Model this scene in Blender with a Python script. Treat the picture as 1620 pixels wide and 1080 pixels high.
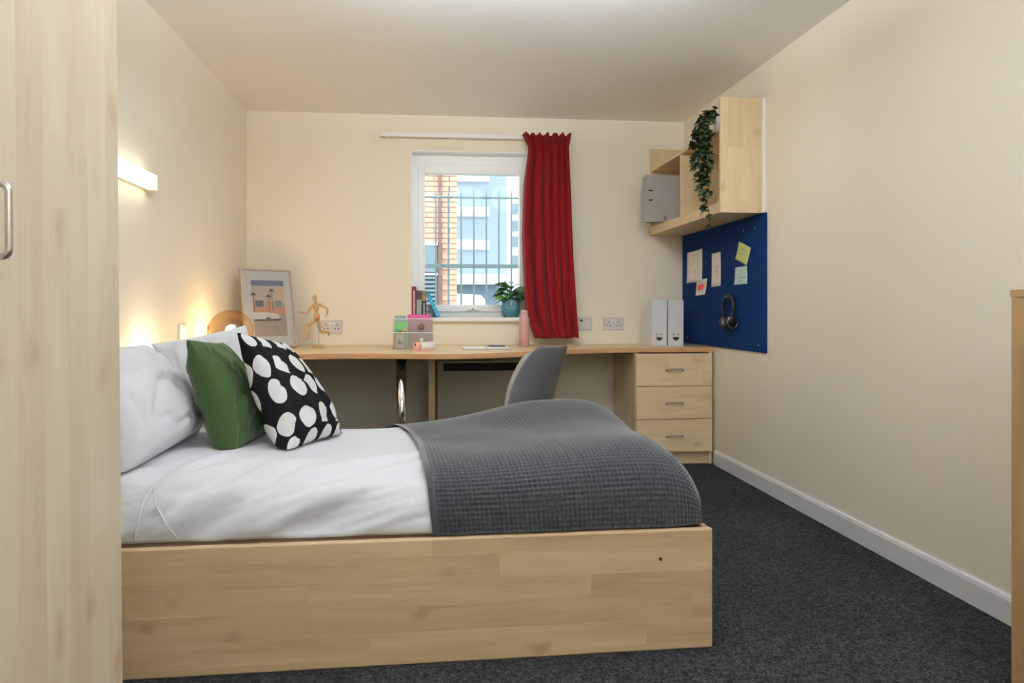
import bpy, bmesh, math, random
import numpy as np
from mathutils import Vector, Matrix, noise
random.seed(7)
SC = bpy.context.scene
for o in list(bpy.data.objects): bpy.data.objects.remove(o)
COL = SC.collection
PI = math.pi

# ------------------------------------------------------------------ camera
cd = bpy.data.cameras.new('camera'); cam = bpy.data.objects.new('camera', cd); COL.objects.link(cam)
cam.location = (0, 0, 1.0); cam.rotation_euler = (PI/2, 0, -math.radians(5.18))
cd.sensor_fit = 'HORIZONTAL'; cd.sensor_width = 36; cd.lens = 36*1070/1620
cd.shift_x = 35/1620; cd.shift_y = -51/1620; cd.clip_start = .02
SC.camera = cam
# ------------------------------------------------------------------ world, exposure
w = bpy.data.worlds.new('overcast_sky'); SC.world = w; w.use_nodes = True
w.node_tree.nodes['Background'].inputs[0].default_value = (.86, .94, 1, 1)
w.node_tree.nodes['Background'].inputs[1].default_value = 3.7
SC.view_settings.view_transform = 'Standard'; SC.view_settings.look = 'None'
SC.view_settings.gamma = 1; SC.view_settings.use_curve_mapping = False
SC.view_settings.exposure = 0.0
FILL_A, FILL_B = (135.0, 2.0), (140.0, 14.0)    # emission of the added fill bowls, upwards and through their opal glass
SC.cycles.max_bounces = 8; SC.cycles.diffuse_bounces = 5; SC.cycles.glossy_bounces = 3; SC.cycles.transparent_max_bounces = 12; SC.cycles.caustics_reflective = False; SC.cycles.caustics_refractive = False
GLOBE_LAMP = 120.0
ASSUMED_LAMP = 80.0  # emission of the assumed, unseen lamp behind the pillows
FILL_SPOT_W = 22.0          # each of the three heads of the added, unseen fill spot bar
WALL_LAMP = 1.6

# ------------------------------------------------------------------ materials
class NT:
    def __init__(s, name):
        s.m = bpy.data.materials.new(name); s.m.use_nodes = True; s.t = s.m.node_tree; s.t.nodes.clear()
        s.out = s.t.nodes.new('ShaderNodeOutputMaterial')
    def n(s, typ, ins=None, **kw):
        nd = s.t.nodes.new(typ)
        for k, v in kw.items(): setattr(nd, k, v)
        for k, v in (ins or {}).items():
            sk = nd.inputs[k]
            if isinstance(v, bpy.types.NodeSocket): s.t.links.new(v, sk)
            elif isinstance(v, tuple) and len(v) == 3 and sk.type == 'RGBA': sk.default_value = (*v, 1)
            else: sk.default_value = v
        return nd
    def math(s, op, a, b=0.0, c=None, clamp=False):
        i = {0: a, 1: b}
        if c is not None: i[2] = c
        return s.n('ShaderNodeMath', i, operation=op, use_clamp=clamp).outputs[0]
    def mix(s, f, a, b, bt='MIX'):
        return s.n('ShaderNodeMix', {0: f, 6: a, 7: b}, data_type='RGBA', blend_type=bt).outputs[2]
    def ramp(s, f, lo, hi):
        return s.n('ShaderNodeMapRange', {0: f, 1: lo, 2: hi, 3: 0.0, 4: 1.0}).outputs[0]
    def bsdf(s, col, rough=.5, metal=0., spec=.5, bump=None, bstr=.2, bdist=.002, **extra):
        i = {'Base Color': col, 'Roughness': rough, 'Metallic': metal, 'Specular IOR Level': spec}
        for k, v in extra.items(): i[k.replace('_', ' ')] = v
        b = s.n('ShaderNodeBsdfPrincipled', i)
        if bump is not None:
            bn = s.n('ShaderNodeBump', {'Height': bump, 'Strength': bstr, 'Distance': bdist})
            s.t.links.new(bn.outputs[0], b.inputs['Normal'])
        s.t.links.new(b.outputs[0], s.out.inputs[0]); return b

def srgb(r, g, b):
    f = lambda c: (c/255/12.92) if c/255 <= .04045 else ((c/255+.055)/1.055)**2.4
    return (f(r), f(g), f(b))
MATS = {}
def plain(name, col, rough=.5, metal=0., spec=.5, var=.06, scale=40., bump=.0, **extra):
    if name in MATS: return MATS[name]
    t = NT(name); tc = t.n('ShaderNodeTexCoord').outputs['Object']
    nz = t.n('ShaderNodeTexNoise', {'Vector': tc, 'Scale': scale, 'Detail': 3.}).outputs[0]
    c = t.mix(nz, tuple(x*(1-var) for x in col), tuple(min(1, x*(1+var)) for x in col))
    t.bsdf(c, rough, metal, spec, bump=nz if bump else None, bstr=bump, **extra)
    MATS[name] = t.m; return t.m
def emit(name, col, strength):
    t = NT(name); e = t.n('ShaderNodeEmission', {0: col, 1: strength}); t.t.links.new(e.outputs[0], t.out.inputs[0]); return t.m
def wood(name, axis, light, dark, rough=.42, stave=.085, seg=.9, contrast=1.0):
    t = NT(name); tc = t.n('ShaderNodeTexCoord').outputs['Object']
    sp = t.n('ShaderNodeSeparateXYZ', {0: tc}); X, Y, Z = sp.outputs
    al, a1, a2 = {'X': (X, Y, Z), 'Y': (Y, X, Z), 'Z': (Z, X, Y)}[axis]
    ac = t.math('ADD', a1, t.math('MULTIPLY', a2, 1.0))
    st = t.math('FLOOR', t.math('DIVIDE', ac, stave))
    r1 = t.n('ShaderNodeTexWhiteNoise', {'W': st}, noise_dimensions='1D').outputs[0]
    alo = t.math('ADD', t.math('DIVIDE', al, seg), t.math('MULTIPLY', r1, 7.3))
    sg = t.math('FLOOR', alo)
    v2 = t.n('ShaderNodeCombineXYZ', {0: st, 1: sg}).outputs[0]
    r2 = t.n('ShaderNodeTexWhiteNoise', {'Vector': v2}, noise_dimensions='2D').outputs[0]
    vg = t.n('ShaderNodeCombineXYZ', {0: t.math('MULTIPLY', ac, 9.), 1: t.math('ADD', t.math('MULTIPLY', al, 1.1), t.math('MULTIPLY', r2, 9.)), 2: st}).outputs[0]
    g = t.n('ShaderNodeTexNoise', {'Vector': vg, 'Scale': 1.6, 'Detail': 4., 'Distortion': .6}).outputs[0]
    vf = t.n('ShaderNodeCombineXYZ', {0: t.math('MULTIPLY', ac, 160.), 1: t.math('MULTIPLY', al, 5.)}).outputs[0]
    fg = t.n('ShaderNodeTexNoise', {'Vector': vf, 'Scale': 1., 'Detail': 2.}).outputs[0]
    vk = t.n('ShaderNodeCombineXYZ', {0: t.math('MULTIPLY', ac, 5.), 1: t.math('MULTIPLY', al, 2.6)}).outputs[0]
    vo = t.n('ShaderNodeTexVoronoi', {'Vector': t.n('ShaderNodeVectorMath', {0: vk, 1: t.n('ShaderNodeVectorMath', {0: t.n('ShaderNodeTexNoise', {'Vector': tc, 'Scale': 14.}).outputs['Color'], 'Scale': .16}, operation='SCALE').outputs[0]}, operation='ADD').outputs[0], 'Scale': 1.}, voronoi_dimensions='2D').outputs['Distance']
    kn = t.math('SUBTRACT', 1., t.ramp(vo, .0, .13))
    kw = t.n('ShaderNodeTexNoise', {'Vector': tc, 'Scale': 4.5}).outputs[0]
    kn = t.math('MULTIPLY', kn, t.ramp(kw, .44, .54))
    f = t.math('ADD', t.math('MULTIPLY', t.ramp(g, .3, .72), .45*contrast), t.math('MULTIPLY', r2, .32*contrast))
    f = t.math('ADD', f, t.math('MULTIPLY', t.math('SUBTRACT', fg, .5), .35*contrast))
    f = t.math('ADD', f, t.math('MULTIPLY', kn, .25), clamp=True)
    c = t.mix(f, light, dark)
    c = t.mix(t.math('MULTIPLY', kn, .42), c, (dark[0]*.74, dark[1]*.58, dark[2]*.46))
    t.bsdf(c, rough, spec=.4, bump=fg, bstr=.03, bdist=.001)
    return t.m
L1, D1 = srgb(233, 214, 176), srgb(204, 173, 128)
M_WZ = wood('maple_vertical', 'Z', L1, D1)
M_WARD = wood('maple_wardrobe', 'Z', srgb(224, 212, 188), srgb(198, 178, 146), stave=.075, seg=1.1, contrast=1.1)
M_WX = wood('maple_lengthwise', 'X', L1, D1)
M_WY = wood('maple_depthwise', 'Y', L1, D1)
M_BED = wood('maple_bed', 'X', srgb(214, 190, 150), srgb(166, 132, 96), stave=.07, seg=.8)
M_DESK = wood('beech_desktop', 'X', srgb(226, 202, 160), srgb(205, 172, 128), contrast=.6, rough=.35)
M_EDGE = wood('beech_edge', 'X', srgb(196, 150, 108), srgb(172, 120, 80), contrast=.5)
M_RIGHT = wood('oak_cabinet', 'Z', srgb(168, 136, 94), srgb(142, 108, 70))
M_DOLL = wood('limewood', 'Z', srgb(206, 170, 126), srgb(186, 146, 102), stave=.3)
M_LEGW = wood('beech_leg', 'Z', srgb(205, 170, 120), srgb(180, 140, 92), stave=.3)

def wall_mat(name, col):
    t = NT(name); tc = t.n('ShaderNodeTexCoord').outputs['Object']
    a = t.n('ShaderNodeTexNoise', {'Vector': tc, 'Scale': 1.3, 'Detail': 2.}).outputs[0]
    b = t.n('ShaderNodeTexNoise', {'Vector': tc, 'Scale': 220., 'Detail': 2.}).outputs[0]
    c = t.mix(a, tuple(x*.97 for x in col), tuple(min(1, x*1.03) for x in col))
    t.bsdf(c, .62, spec=.35, bump=b, bstr=.05, bdist=.001); return t.m
M_WALL = wall_mat('cream_wall', srgb(243, 235, 217))
M_CEIL = wall_mat('ceiling_white', srgb(249, 248, 245))
M_WHITE = plain('white_gloss', srgb(244, 244, 240), .35, var=.02)
M_UPVC = plain('white_upvc', srgb(250, 252, 252), .3, var=.01)
M_BASE = plain('skirting_white', srgb(236, 238, 238), .35, var=.02)

def carpet():
    t = NT('charcoal_carpet'); tc = t.n('ShaderNodeTexCoord').outputs['Object']
    a = t.n('ShaderNodeTexNoise', {'Vector': tc, 'Scale': 260., 'Detail': 3., 'Roughness': .7}).outputs[0]
    b = t.n('ShaderNodeTexNoise', {'Vector': tc, 'Scale': 75., 'Detail': 3., 'Roughness': .6, 'Distortion': 1.5}).outputs[0]
    d = t.n('ShaderNodeTexNoise', {'Vector': tc, 'Scale': 2.5, 'Detail': 3.}).outputs[0]
    f = t.math('ADD', t.math('MULTIPLY', t.ramp(a, .42, .62), .35), t.math('MULTIPLY', t.ramp(b, .42, .62), .65))
    f = t.math('MULTIPLY', f, t.math('ADD', t.math('MULTIPLY', d, .9), .45))
    c = t.mix(f, (.004, .0042, .005), (.088, .09, .094))
    h = t.math('ADD', a, b)
    t.bsdf(c, .95, spec=.12, bump=h, bstr=.9, bdist=.006); return t.m
M_CARPET = carpet()
def fabric(name, col, scale=900., var=.06, rough=.9, bstr=.15, sheen=.2):
    t = NT(name); tc = t.n('ShaderNodeTexCoord').outputs['Object']
    a = t.n('ShaderNodeTexNoise', {'Vector': tc, 'Scale': scale, 'Detail': 1.}).outputs[0]
    b = t.n('ShaderNodeTexNoise', {'Vector': tc, 'Scale': 6., 'Detail': 3.}).outputs[0]
    f = t.math('ADD', t.math('MULTIPLY', a, .5), t.math('MULTIPLY', b, .5))
    c = t.mix(f, tuple(x*(1-var) for x in col), tuple(min(1, x*(1+var)) for x in col))
    t.bsdf(c, rough, spec=.15, bump=a, bstr=bstr, bdist=.0008, Sheen_Weight=sheen); return t.m
M_COTTON = fabric('white_cotton', srgb(224, 227, 231), var=.02)
M_THROW = fabric('charcoal_waffle', srgb(54, 56, 59), var=.10, sheen=.7)
M_GREEN = fabric('green_cotton', srgb(53, 74, 38), 700.)
M_CURT = fabric('red_curtain', srgb(128, 9, 20), 600., rough=.7, sheen=.1)
M_CUSH = fabric('grey_bobbly_wool', srgb(168, 162, 154), 260., var=.25, bstr=.9)
M_MATT = fabric('mattress_ticking', srgb(186, 150, 128))
def polka():
    t = NT('polka_dot_cotton'); uv = t.n('ShaderNodeTexCoord').outputs['UV']
    sp = t.n('ShaderNodeSeparateXYZ', {0: uv}); U, V = sp.outputs[0], sp.outputs[1]
    nz = t.n('ShaderNodeTexNoise', {'Vector': uv, 'Scale': 7.}).outputs['Color']
    s2 = t.n('ShaderNodeSeparateXYZ', {0: nz})
    u = t.math('ADD', t.math('MULTIPLY', U, 4.4), t.math('MULTIPLY', t.math('SUBTRACT', s2.outputs[0], .5), .10))
    v = t.math('ADD', t.math('ADD', t.math('MULTIPLY', V, 2.45), .12), t.math('MULTIPLY', t.math('SUBTRACT', s2.outputs[1], .5), .05))
    fv = t.math('FRACT', v)
    top = t.math('GREATER_THAN', fv, .5)
    u = t.math('ADD', u, t.math('MULTIPLY', top, .12))
    du = t.math('DIVIDE', t.math('SUBTRACT', t.math('FRACT', u), .5), 4.4)
    dv = t.math('DIVIDE', t.math('MINIMUM', t.math('ABSOLUTE', t.math('SUBTRACT', fv, .28)), t.math('ABSOLUTE', t.math('SUBTRACT', fv, .72))), 2.45)
    d = t.math('SQRT', t.math('ADD', t.math('MULTIPLY', du, du), t.math('MULTIPLY', dv, dv)))
    f = t.ramp(d, .0800, .0825)
    c = t.mix(f, srgb(226, 226, 222), srgb(20, 20, 21))
    wv = t.n('ShaderNodeTexNoise', {'Vector': uv, 'Scale': 300.}).outputs[0]
    t.bsdf(c, .9, spec=.15, bump=wv, bstr=.1, bdist=.001); return t.m
M_POLKA = polka()
M_STEEL = plain('brushed_steel', (.58, .56, .53), .3, 1., var=.03)
M_CHROME = plain('chrome', (.8, .8, .8), .08, 1., var=.01)
M_BLACKP = plain('black_plastic', (.008, .008, .009), .4)
M_DARK = plain('dark_hole', (.01, .01, .01), .8)
M_SOCKET = plain('socket_white', srgb(214, 210, 208), .3, var=.02)
M_BOARD = plain('navy_felt', srgb(3, 42, 94), .85, spec=.2, var=.12, scale=300., bump=.3)
M_SHELL = plain('grey_shell', srgb(100, 101, 104), .5, var=.03)
M_PAPERW = plain('paper_white', srgb(235, 228, 220), .8, var=.02)
M_INK = plain('ink', srgb(50, 46, 46), .8)
def glassy(name, tint, gloss=.06, rough=.02, body=None, bodyw=0., fw=.75):
    t = NT(name)
    tr = t.n('ShaderNodeBsdfTransparent', {0: tint}).outputs[0]
    gl = t.n('ShaderNodeBsdfGlossy', {0: (1., 1., 1.), 'Roughness': rough}).outputs[0]
    fr = t.n('ShaderNodeLayerWeight', {0: .35}).outputs['Fresnel']
    f = t.math('ADD', t.math('MULTIPLY', fr, fw), gloss, clamp=True)
    if body:
        df = t.n('ShaderNodeBsdfDiffuse', {0: body}).outputs[0]
        tr = t.n('ShaderNodeMixShader', {0: bodyw, 1: tr, 2: df}).outputs[0]
    mx = t.n('ShaderNodeMixShader', {0: f, 1: tr, 2: gl}).outputs[0]
    t.t.links.new(mx, t.out.inputs[0]); return t.m
M_PANE = glassy('window_glass', (.93, .98, .98), .0, fw=.05)
M_AMBER = glassy('amber_glass', (.84, .73, .58), .03, fw=.12)
M_ACRYL = glassy('clear_acrylic', (.96, .97, .96), .02, .1, body=srgb(240, 238, 230), bodyw=.13)

# ------------------------------------------------------------------ object helpers
def tag(o, label=None, cat=None, group=None, kind=None):
    if label: o['label'] = label
    if cat: o['category'] = cat
    if group: o['group'] = group
    if kind: o['kind'] = kind
    return o
def empty(name, loc=(0, 0, 0), rz=0, label=None, cat=None, group=None, kind=None):
    o = bpy.data.objects.new(name, None); COL.objects.link(o); o.location = loc; o.rotation_euler = (0, 0, rz)
    o.empty_display_size = .05
    return tag(o, label, cat, group, kind)
def link(name, me, mat, parent=None):
    o = bpy.data.objects.new(name, me); COL.objects.link(o)
    if mat and not me.materials: me.materials.append(mat)
    if parent: o.parent = parent
    return o
def fin(name, bm, mat, parent=None, smooth=False, world=True):
    """bm in world coordinates (world=True) or in the parent's own frame"""
    bmesh.ops.recalc_face_normals(bm, faces=bm.faces[:])
    if parent is not None and world:
        R = Matrix.LocRotScale(parent.location, parent.rotation_euler, None)
        p = parent.parent
        if p is not None: R = Matrix.LocRotScale(p.location, p.rotation_euler, None) @ R
        bmesh.ops.transform(bm, matrix=R.inverted(), verts=bm.verts[:])
    me = bpy.data.meshes.new(name); bm.to_mesh(me); bm.free()
    if smooth: me.shade_smooth() if hasattr(me, 'shade_smooth') else [setattr(p, 'use_smooth', True) for p in me.polygons]
    return link(name, me, mat, parent)
def box(bm, x0, x1, y0, y1, z0, z1, bev=0., seg=2, M=None):
    vs = [bm.verts.new((x, y, z)) for x in (x0, x1) for y in (y0, y1) for z in (z0, z1)]
    fs = [bm.faces.new([vs[i] for i in q]) for q in ((0,1,3,2),(4,6,7,5),(0,4,5,1),(2,3,7,6),(0,2,6,4),(1,5,7,3))]
    if bev > 0:
        es = list({e for f in fs for e in f.edges})
        r = bmesh.ops.bevel(bm, geom=es, offset=bev, segments=seg, affect='EDGES', profile=.5)
        vs = list({v for f in r['faces'] for v in f.verts} | {v for v in vs if v.is_valid})
    if M is not None: bmesh.ops.transform(bm, matrix=M, verts=[v for v in vs if v.is_valid])
    return bm
def B(name, mat, parent, x0, x1, y0, y1, z0, z1, bev=.0, seg=2, world=True, M=None):
    return fin(name, box(bmesh.new(), x0, x1, y0, y1, z0, z1, bev, seg, M), mat, parent, world=world)
def tube(bm, pts, r, n=10, caps=True):
    """tube along points; r number or list"""
    P = [Vector(p) for p in pts]; rr = r if isinstance(r, (list, tuple)) else [r]*len(P)
    rings = []; ref = None
    for i, p in enumerate(P):
        d = (P[min(i+1, len(P)-1)]-P[max(i-1, 0)]).normalized()
        if ref is None: ref = d.orthogonal().normalized()
        a = (ref-d*ref.dot(d)); a = a.normalized() if a.length > 1e-6 else d.orthogonal().normalized(); ref = a; b = d.cross(a)
        rings.append([bm.verts.new(p+(a*math.cos(2*PI*k/n)+b*math.sin(2*PI*k/n))*rr[i]) for k in range(n)])
    for A, C in zip(rings, rings[1:]):
        for k in range(n): bm.faces.new((A[k], A[(k+1) % n], C[(k+1) % n], C[k]))
    if caps: bm.faces.new(rings[0][::-1]); bm.faces.new(rings[-1])
    return bm
def T(name, mat, parent, pts, r, n=10, world=True, smooth=True):
    o = fin(name, tube(bmesh.new(), pts, r, n), mat, parent, smooth=False, world=world)
    if smooth: smooth_sides(o)
    return o
def smooth_sides(o):
    me = o.data
    for p in me.polygons: p.use_smooth = len(p.vertices) == 4
def lathe(bm, prof, c=(0, 0, 0), n=28, axis='Z'):
    rings = []
    for r, z in prof:
        ring = []
        for k in range(n):
            a = 2*PI*k/n; x, y = r*math.cos(a), r*math.sin(a)
            v = (x, y, z) if axis == 'Z' else ((z, x, y) if axis == 'X' else (x, z, y))
            ring.append(bm.verts.new((c[0]+v[0], c[1]+v[1], c[2]+v[2])))
        rings.append(ring)
    for A, C in zip(rings, rings[1:]):
        for k in range(n): bm.faces.new((A[k], A[(k+1) % n], C[(k+1) % n], C[k]))
    if prof[0][0] > 1e-5: bm.faces.new(rings[0][::-1])
    if prof[-1][0] > 1e-5: bm.faces.new(rings[-1])
    bmesh.ops.remove_doubles(bm, verts=bm.verts[:], dist=1e-6)
    return bm
def LT(name, mat, parent, prof, c=(0, 0, 0), n=28, axis='Z', world=True, smooth=True):
    o = fin(name, lathe(bmesh.new(), prof, c, n, axis), mat, parent, world=world)
    if smooth: smooth_sides(o)
    return o
def prism(bm, poly, z0, z1):
    a = [bm.verts.new((x, y, z0)) for x, y in poly]; b = [bm.verts.new((x, y, z1)) for x, y in poly]
    bm.faces.new(a[::-1]); bm.faces.new(b)
    for i in range(len(poly)):
        j = (i+1) % len(poly); bm.faces.new((a[i], a[j], b[j], b[i]))
    return bm
def arc_path(pts, rad, n=5):
    """polyline with rounded corners"""
    P = [Vector(p) for p in pts]; out = [P[0]]
    for i in range(1, len(P)-1):
        a = (P[i-1]-P[i]).normalized(); b = (P[i+1]-P[i]).normalized()
        s, e = P[i]+a*rad, P[i]+b*rad
        for k in range(n+1):
            t = k/n; out.append(s*(1-t)**2+P[i]*2*t*(1-t)+e*t*t)
    out.append(P[-1]); return out
def grid_mesh(name, P, uv=None):
    nu, nv, _ = P.shape
    me = bpy.data.meshes.new(name)
    idx = np.arange(nu*nv).reshape(nu, nv)
    q = np.stack([idx[:-1, :-1], idx[1:, :-1], idx[1:, 1:], idx[:-1, 1:]], -1).reshape(-1, 4)
    me.from_pydata(P.reshape(-1, 3).tolist(), [], q.tolist())
    if uv is not None:
        l = me.uv_layers.new(name='UVMap'); li = np.zeros(len(me.loops), dtype=np.int32); me.loops.foreach_get('vertex_index', li)
        l.data.foreach_set('uv', uv.reshape(-1, 2)[li].astype(np.float32).ravel())
    for p in me.polygons: p.use_smooth = True
    return me
def ribbon(bm, pts, wd, n, up):
    """flat pen stroke on a plane with normal n (points already slightly proud)"""
    P = [Vector(p) for p in pts]; L = []
    for i, p in enumerate(P):
        d = (P[min(i+1, len(P)-1)]-P[max(i-1, 0)]); s = d.cross(Vector(n)).normalized()*wd/2
        L.append((bm.verts.new(p+s), bm.verts.new(p-s)))
    for a, b in zip(L, L[1:]): bm.faces.new((a[0], b[0], b[1], a[1]))
    return bm

# ------------------------------------------------------------------ the room
XL, XR, YB, YF, ZC = -1.24, 1.845, 4.76, -1.7, 2.357
WX0, WX1, WZ0, WZ1 = -.12, .746, .943, 2.11     # window opening
def S(name, mat, bm): return tag(fin(name, bm, mat), kind='structure')
S('floor', M_CARPET, box(bmesh.new(), XL-.1, XR+.1, YF-.1, YB+.1, -.08, 0))
S('ceiling', M_CEIL, box(bmesh.new(), XL-.1, XR+.1, YF-.1, YB+.1, ZC, ZC+.1))
S('wall_left', M_WALL, box(bmesh.new(), XL-.1, XL, YF-.1, YB, 0, ZC))
S('wall_right', M_WALL, box(bmesh.new(), XR, XR+.1, YF-.1, YB, 0, ZC))
S('wall_front', M_WALL, box(bmesh.new(), XL, XR, YF-.1, YF, 0, ZC))
bm = bmesh.new(); YO = YB+.28
def ring_wall(bm):
    o = [(XL-.1, 0), (XR+.1, 0), (XR+.1, ZC), (XL-.1, ZC)]; i = [(WX0, WZ0), (WX1, WZ0), (WX1, WZ1), (WX0, WZ1)]
    vs = [[[bm.verts.new((x, y, z)) for x, z in L] for L in (o, i)] for y in (YB, YO)]
    for k in range(4):
        j = (k+1) % 4
        for f in (0, 1): bm.faces.new((vs[f][0][k], vs[f][0][j], vs[f][1][j], vs[f][1][k]))
        for r in (0, 1): bm.faces.new((vs[0][r][k], vs[0][r][j], vs[1][r][j], vs[1][r][k]))
    return bm
S('wall_back', M_WALL, ring_wall(bm))
def baseboard(name, a, b, nrm):
    """moulded skirting between floor points a and b, nrm pointing into the room"""
    bm = bmesh.new(); pr = [(0, 0), (.016, 0), (.016, .075), (.012, .088), (.004, .092), (0, .092)]
    va, vb = ([bm.verts.new((p[0]+nrm[0]*d, p[1]+nrm[1]*d, z)) for d, z in pr] for p in (a, b))
    bm.faces.new(va); bm.faces.new(vb[::-1])
    for i in range(len(pr)):
        j = (i+1) % len(pr); bm.faces.new((va[i], va[j], vb[j], vb[i]))
    S(name, M_BASE, bm)
baseboard('baseboard_right', (XR, YF), (XR, 4.21), (-1, 0))
baseboard('baseboard_left', (XL, YF), (XL, YB), (1, 0))
baseboard('baseboard_back', (XL+.02, YB), (1.3, YB), (0, -1))

# window: frame, sash, pane, sill, all in the reveal
win = empty('window_1', (.31, YB+.1, WZ0), kind='structure'); FY0, FY1 = YB+.09, YB+.16
def frame_ring(bm, x0, x1, z0, z1, wl, wr, wb, wt, y0, y1):
    box(bm, x0, x0+wl, y0, y1, z0, z1, .004); box(bm, x1-wr, x1, y0, y1, z0, z1, .004)
    box(bm, x0+wl, x1-wr, y0, y1, z0, z0+wb, .004); box(bm, x0+wl, x1-wr, y0, y1, z1-wt, z1, .004); return bm
fin('window_frame', frame_ring(bmesh.new(), WX0, WX1, WZ0, WZ1, .05, .05, .042, .08, FY0, FY1), M_UPVC, win)
fin('sash', frame_ring(bmesh.new(), WX0+.045, WX1-.045, WZ0+.038, WZ1-.075, .048, .048, .05, .066, FY0-.012, FY1-.01), M_UPVC, win)
B('pane', M_PANE, win, WX0+.085, WX1-.085, FY0+.03, FY0+.036, WZ0+.08, WZ1-.135)
hd = B('handle', M_UPVC, win, .27, .36, FY0-.034, FY0-.022, WZ0+.052, WZ0+.066, .004)
T('handle_pivot', M_UPVC, win, [(.315, FY0-.012, WZ0+.059), (.315, FY0-.03, WZ0+.059)], .012)
T('keyhole', M_DARK, win, [(.315, FY0-.034, WZ0+.059), (.315, FY0-.0355, WZ0+.059)], .005)
for a in ((WX0-.0, WX0+.006, WZ0, WZ1), (WX1-.006, WX1, WZ0, WZ1), (WX0+.006, WX1-.006, WZ1-.006, WZ1)):
    B('reveal_lining', M_UPVC, win, a[0], a[1], YB-.004, FY0-.001, a[2], a[3])
B('window_sill', M_UPVC, win, WX0-.05, WX1+.05, YB-.045, FY0, WZ0-.03, WZ0, .006)

# ------------------------------------------------------------------ outside
bm = box(bmesh.new(), -14, 18, YO+.01, 40, -1.2, -1.0)
o = tag(fin('ground', bm, plain('grey_asphalt', srgb(150, 150, 150), .9, var=.15, scale=8.)), kind='structure')
M_RAIL = plain('galvanised_rail', srgb(132, 148, 156), .5, .2)
g = empty('security_railing', (.35, 5.5, -1), label='grey galvanised steel railing with upright bars outside the window', cat='railing')
T('rail', M_RAIL, g, [(-1.2, 5.5, 1.91), (2.0, 5.5, 1.91)], .010)
B('rail', M_RAIL, g, -1.2, 2.0, 5.485, 5.515, 1.335, 1.367, .004)
B('rail', M_RAIL, g, -1.2, 2.0, 5.485, 5.515, -.6, -.57, .004)
for k in range(-9, 16):
    x = .058+.103*k
    T('bar', M_RAIL, g, [(x, 5.5, -1.0), (x, 5.5, 1.93), (x, 5.5, 1.99)], [.0075, .0075, .002], 8)
# brick building
M_BRICK = plain('orange_brick', srgb(212, 164, 142), .9, var=.10, scale=4.)
M_MORT = plain('mortar', srgb(198, 160, 138), .9)
bb = empty('brick_building', (-1.2, 10.2, -1), label='orange brick building with a grey louvred vent outside the window', cat='building')
B('wall', M_MORT, bb, -4, .42, 10.03, 12.4, -1.0, 7.5)
bme = bmesh.new(); box(bme, 0, .215, -.03, .02, 0, .066); brick_me = bpy.data.meshes.new('brick'); bme.to_mesh(brick_me); bme.free()
bme = bmesh.new(); box(bme, 0, .107, -.03, .02, 0, .066); half_me = bpy.data.meshes.new('half_brick'); bme.to_mesh(half_me); bme.free()
nb = 0
for r in range(40):
    z = .98+r*.0765
    for c in range(6):
        x = .42-.222*(c+1)+(.108 if r % 2 else 0)
        if x+.215 > .425: x -= .0; 
        if x+.215 > .43:
            o = link('brick', half_me, M_BRICK, bb); o.location = (.42-.107+1.2, -.17, z+1); continue
        if x < .19 and x+.215 > -.26 and .95 < z+.06 < 2.03: continue
        o = link('brick', brick_me, M_BRICK, bb); o.location = (x+1.2, -.17, z+1); nb += 1
B('downpipe', plain('brown_pipe', srgb(120, 92, 84), .5), bb, .145, .185, 9.95, 10.0, -1, 6)
M_LOUV = plain('grey_louvre', srgb(122, 134, 142), .5)
lv = B('vent_panel', M_LOUV, bb, -.25, .12, 9.975, 10.03, 1.55, 1.94)
lf = B('vent_back', plain('dark_vent', srgb(74, 84, 92), .8), bb, -.25, .12, 10.0, 10.03, .6, 1.55)
B('vent_lintel', M_WHITE, bb, -.27, .135, 9.96, 10.03, 1.94, 1.985)
B('vent_strip', M_WHITE, bb, -.27, .135, 9.955, 10.03, 1.50, 1.53)
for k in range(13):
    B('louvre_slat', M_LOUV, bb, -.25, .12, 9.965, 10.01, .70+k*.062, .70+k*.062+.034, .003)
# grey building
gb = empty('grey_building', (1.4, 17, -1), label='pale blue-grey modern building with white window bands outside', cat='building')
B('wall', plain('blue_grey_render', srgb(158, 172, 186), .8), gb, .2, 1.85, 16, 22, -1, 9)
M_BANDW = plain('white_band', srgb(240, 242, 240), .6); M_CREAMW = plain('cream_blind', srgb(250, 226, 190), .6)  # plain white and plain cream for the window bands
for (x0, x1, za, zb, m) in ((0.62, 1.43, 4.018, 4.213, M_BANDW), (0.62, 1.43, 3.192, 3.417, M_BANDW), (0.62, 1.07, 2.411, 2.636, M_CREAMW), (1.09, 1.43, 2.411, 2.636, M_BANDW), (0.62, 1.43, 4.843, 5.039, M_BANDW)):
    f = B('window', M_BANDW, gb, x0, x1, 15.93, 16.0, za, zb); B('window_glass', m, f, x0+.03, x1-.03, 15.92, 15.93, za+.03, zb-.03)
B('fascia', M_BANDW, gb, .3, 2.6, 15.6, 16, 1.578, 1.815)
B('garage_opening', plain('garage_grey', srgb(120, 138, 152), .8), gb, .7, 1.6, 15.9, 16, -1, 1.586)
wb = empty('white_building', (2.6, 19, -1), label='white rendered building with dark windows at right of window view', cat='building')
B('wall', M_BANDW, wb, 1.95, 8, 18, 24, -1, 9)
for z in (3.69, 3.23, 2.81, 2.30):
    B('window', plain('grey_window', srgb(140, 152, 162), .4), wb, 2.23, 2.45, 17.95, 18, z-.135, z+.135)
van = empty('van', (1.0, 13, -1), label='white van parked behind the railing outside the window', cat='van')
bm = bmesh.new()
pr = [(.3, -.7), (1.22, -.7), (1.22, .55), (1.10, 1.18), (1.02, 1.27), (.3, 1.30)]
a = [bm.verts.new((x-.05, 12.6, z)) for x, z in pr]; b = [bm.verts.new((x-.05, 14.4, z)) for x, z in pr]
bm.faces.new(a); bm.faces.new(b[::-1])
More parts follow.
